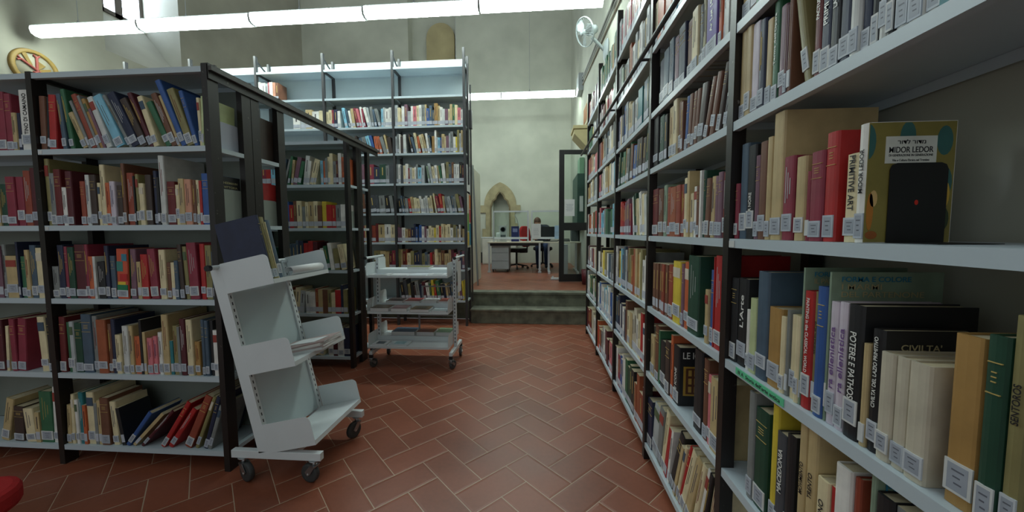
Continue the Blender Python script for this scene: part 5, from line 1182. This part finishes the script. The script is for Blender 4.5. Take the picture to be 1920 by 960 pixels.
# ---------------------------------------------------------------- office chairs
def swivel_chair(x, y, z0, ang, label, back=True, seat_z=0.47, seat_m=red_m, back_dz=0.0):
    t = thing('office_chair', label, 'chair', (x, y, z0))
    M = Matrix.Translation((x, y, z0)) @ Matrix.Rotation(ang, 4, 'Z')
    bm = B()
    for k in range(5):
        a = 2 * math.pi * k / 5; c, s = math.cos(a), math.sin(a)
        tube(bm, M @ Vector((0.03 * c, 0.03 * s, 0.10)), M @ Vector((0.28 * c, 0.28 * s, 0.065)), 0.02, 8, 0.013)
    obj('star_base', bm, black_m, t)
    for k in range(5):
        a = 2 * math.pi * k / 5; c, s = math.cos(a), math.sin(a)
        bm = B(); p = M @ Vector((0.28 * c, 0.28 * s, 0.028)); q = Vector((-s, c, 0)); q = M.to_3x3() @ q
        tube(bm, p - q * 0.02, p + q * 0.02, 0.028, 12); obj('castor', bm, black_m, t)
    bm = B(); tube(bm, M @ Vector((0, 0, 0.1)), M @ Vector((0, 0, seat_z - 0.045)), 0.025, 12); obj('gas_column', bm, black_m, t)
    def slab(w_, d_, th, r_, M2, name, m):
        bm = B(); pts = []
        for cx_, cy_, a0 in ((w_ - r_, d_ - r_, 0), (-w_ + r_, d_ - r_, 90), (-w_ + r_, -d_ + r_, 180), (w_ - r_, -d_ + r_, 270)):
            for q in range(7): a = R(a0 + 15 * q); pts.append((cx_ + r_ * math.cos(a), cy_ + r_ * math.sin(a)))
        prism(bm, pts, 'z', -th / 2, th / 2, M2); return obj(name, bm, m, t, bevel=0.02)
    slab(0.24, 0.23, 0.075, 0.12, M @ Matrix.Translation((0, 0, seat_z)), 'seat', seat_m if not back_dz else black_m)
    slab(0.20, 0.19, 0.02, 0.10, M @ Matrix.Translation((0, 0, seat_z - 0.05)), 'seat_pan', black_m)
    if back:
        slab(0.21, 0.25, 0.06, 0.14, M @ Matrix.Translation((0, -0.25, seat_z + 0.36 + back_dz)) @ Matrix.Rotation(R(84), 4, 'X'), 'backrest', seat_m)
        bm = B(); path(bm, [M @ Vector((0, -0.1, seat_z - 0.06)), M @ Vector((0, -0.30, seat_z - 0.05)), M @ Vector((0, -0.31, seat_z + 0.3))], 0.018, 8); obj('back_support', bm, black_m, t)
    return t
swivel_chair(-0.54, 8.74, PZ, R(60), 'red office chair with black star base behind the desk', seat_z=0.46, back_dz=-.04)
swivel_chair(0.10, 9.12, PZ, R(180), 'dark office chair the person sits on behind the monitor', seat_z=0.47, seat_m=mat('dark_fabric', (40, 40, 44), .9))
swivel_chair(-1.97, 0.845, 0, R(20), 'red chair seat just entering the lower left corner of the photo', back=False, seat_z=0.40)

# ---------------------------------------------------------------- the person at the desk
def skin_figure(name, joints, edges, m, parent=None, sub=2):
    me = bpy.data.meshes.new(name); me.from_pydata([j[0] for j in joints], edges, []); me.materials.append(m)
    o = bpy.data.objects.new(name, me); COL.objects.link(o)
    md = o.modifiers.new('skin', 'SKIN'); md.use_smooth_shade = True
    for i, j in enumerate(joints):
        v = me.skin_vertices[0].data[i]; v.radius = j[1] if isinstance(j[1], tuple) else (j[1], j[1]); v.use_root = (i == 0)
    s_ = o.modifiers.new('sub', 'SUBSURF'); s_.levels = sub; s_.render_levels = sub
    if parent is not None:
        o.parent = parent; o.matrix_parent_inverse = parent.matrix_basis.inverted()
    return o
px_, py_ = 0.08, 9.06
skin_m = mat('skin', (196, 148, 122), 0.55, var=0.04, scale=20)
t = thing('person', 'person with brown hair in dark top and jeans sitting bent over the desk', 'person', (px_, py_, PZ))
zs = PZ + 0.53
J = [((px_, py_, zs + .03), (0.15, 0.12)), ((px_, py_ - .02, zs + .18), (0.13, 0.10)), ((px_, py_ - .07, zs + .36), (0.155, 0.11)), ((px_, py_ - .11, zs + .46), (0.11, 0.08)), ((px_ - .04, py_ - .18, zs + .50), 0.05), ((px_ - .08, py_ - .24, zs + .54), 0.05),
     ((px_ - .17, py_ - .10, zs + .45), 0.055), ((px_ - .25, py_ - .22, zs + .22), 0.042), ((px_ - .18, py_ - .42, zs + .20), 0.032), ((px_ - .15, py_ - .48, zs + .195), 0.022),
     ((px_ + .17, py_ - .10, zs + .45), 0.055), ((px_ + .25, py_ - .22, zs + .22), 0.042), ((px_ + .16, py_ - .42, zs + .20), 0.032), ((px_ + .13, py_ - .48, zs + .195), 0.022),
     ((px_ - .09, py_ - .06, zs + .02), 0.085), ((px_ - .10, py_ - .42, zs + .02), 0.062), ((px_ - .10, py_ - .46, PZ + .28), 0.05), ((px_ - .10, py_ - .44, PZ + .08), 0.04), ((px_ - .10, py_ - .58, PZ + .04), 0.035),
     ((px_ + .09, py_ - .06, zs + .02), 0.085), ((px_ + .10, py_ - .42, zs + .02), 0.062), ((px_ + .10, py_ - .40, PZ + .28), 0.05), ((px_ + .10, py_ - .34, PZ + .08), 0.04), ((px_ + .10, py_ - .48, PZ + .04), 0.035)]
E_ = [(0, 1), (1, 2), (2, 3), (3, 4), (4, 5), (3, 6), (6, 7), (7, 8), (8, 9), (3, 10), (10, 11), (11, 12), (12, 13), (0, 14), (14, 15), (15, 16), (16, 17), (17, 18), (0, 19), (19, 20), (20, 21), (21, 22), (22, 23)]
body = skin_figure('body', J, E_, mat('dark_clothes', (44, 50, 62), .9, var=.06), t)
def ell(name, c, r_, m, parent, rot=None, sub=3):
    bm = B(); bmesh.ops.create_icosphere(bm, subdivisions=sub, radius=1, matrix=Matrix.Translation(c) @ (rot or Matrix()) @ Matrix.Diagonal((*r_, 1)))
    return obj(name, bm, m, parent, smooth=True)
hc = Vector((px_ - .11, py_ - .29, zs + .59)); tilt = Matrix.Rotation(R(42), 4, 'X') @ Matrix.Rotation(R(10), 4, 'Z')
hm = Matrix.Translation(hc) @ tilt
bm = B(); bmesh.ops.create_icosphere(bm, subdivisions=4, radius=1, matrix=Matrix.Diagonal((0.076, 0.092, 0.112, 1)))
for v in bm.verts:      # chin, brow and eye sockets
    if v.co.z < -0.02 : v.co.x *= 1 - 0.28 * min(1, (-v.co.z - .02) / .09); 
    if v.co.z < -0.05 and v.co.y > 0: v.co.y *= 0.75
    for sx in (-1, 1):
        d_ = (v.co - Vector((sx * .03, -.085, .0))).length
        if d_ < .022: v.co.y += (.022 - d_) * .35
    d_ = math.hypot(v.co.x, (v.co.z + .02) * .7)
    if v.co.y < -.05 and d_ < .016: v.co.y -= (.016 - d_) * 1.1
bm.transform(hm); head = obj('head', bm, skin_m, t, smooth=True)
for sx in (-1, 1):
    bm = B(); bmesh.ops.create_icosphere(bm, subdivisions=2, radius=1, matrix=hm @ Matrix.Translation((sx * .077, .01, -.005)) @ Matrix.Diagonal((.009, .018, .03, 1))); obj('ear', bm, skin_m, head, smooth=True)
    bm = B(); bmesh.ops.create_icosphere(bm, subdivisions=2, radius=.009, matrix=hm @ Matrix.Translation((sx * .03, -.077, .0))); obj('eye', bm, mat('eye_dark', (50, 40, 36), .3), head, smooth=True)
bm = B(); bx(bm, -.022, .022, -.080, -.070, -.058, -.052, hm); obj('mouth', bm, mat('lips', (160, 92, 84), .5), head)
bm = B(); bmesh.ops.create_icosphere(bm, subdivisions=4, radius=1, matrix=Matrix.Translation((0, .012, .016)) @ Matrix.Diagonal((0.086, 0.098, 0.112, 1)))
for v in list(bm.verts):
    if v.co.y < -.045 and v.co.z < .055: bm.verts.remove(v)
    elif v.co.z < -.075: bm.verts.remove(v)
bm.transform(hm); hr = obj('hair', bm, mat('brown_hair', (92, 62, 46), .7, var=.2, scale=60), head, smooth=True); s_ = hr.modifiers.new('t', 'SOLIDIFY'); s_.thickness = .006
jeans = mat('blue_denim', (44, 60, 92), .9, var=.08, scale=60)
for k, (a, b_) in enumerate((((14, 18), -1), ((19, 23), 1))):
    idx = list(range(a[0] if isinstance(a, tuple) else a, (a[1] if isinstance(a, tuple) else a)))
for base in (14, 19):
    js = [(J[base + q][0], J[base + q][1] + 0.008) for q in range(4)]
    skin_figure('trouser_leg', js, [(0, 1), (1, 2), (2, 3)], jeans, t)
for sx, ib in ((-1, 9), (1, 13)):
    wr = Vector(J[ib][0])
    jj = [(tuple(wr), 0.018), (tuple(wr + Vector((0, -.03, 0))), (0.024, 0.012)), (tuple(wr + Vector((0, -.055, 0))), (0.028, 0.011))]; ee = [(0, 1), (1, 2)]
    for q, (dx_, L_) in enumerate(((-.024, .055), (-.008, .064), (.008, .06), (.023, .048))):
        i0 = len(jj); jj += [(tuple(wr + Vector((dx_, -.06 - L_ * .55, -.002))), 0.0075), (tuple(wr + Vector((dx_, -.06 - L_, -.014))), 0.006)]; ee += [(2, i0), (i0, i0 + 1)]
    i0 = len(jj); jj += [(tuple(wr + Vector((-sx * .03, -.035, -.004))), 0.009), (tuple(wr + Vector((-sx * .045, -.065, -.010))), 0.007)]; ee += [(1, i0), (i0, i0 + 1)]
    skin_figure('hand', jj, ee, skin_m, t, 1)
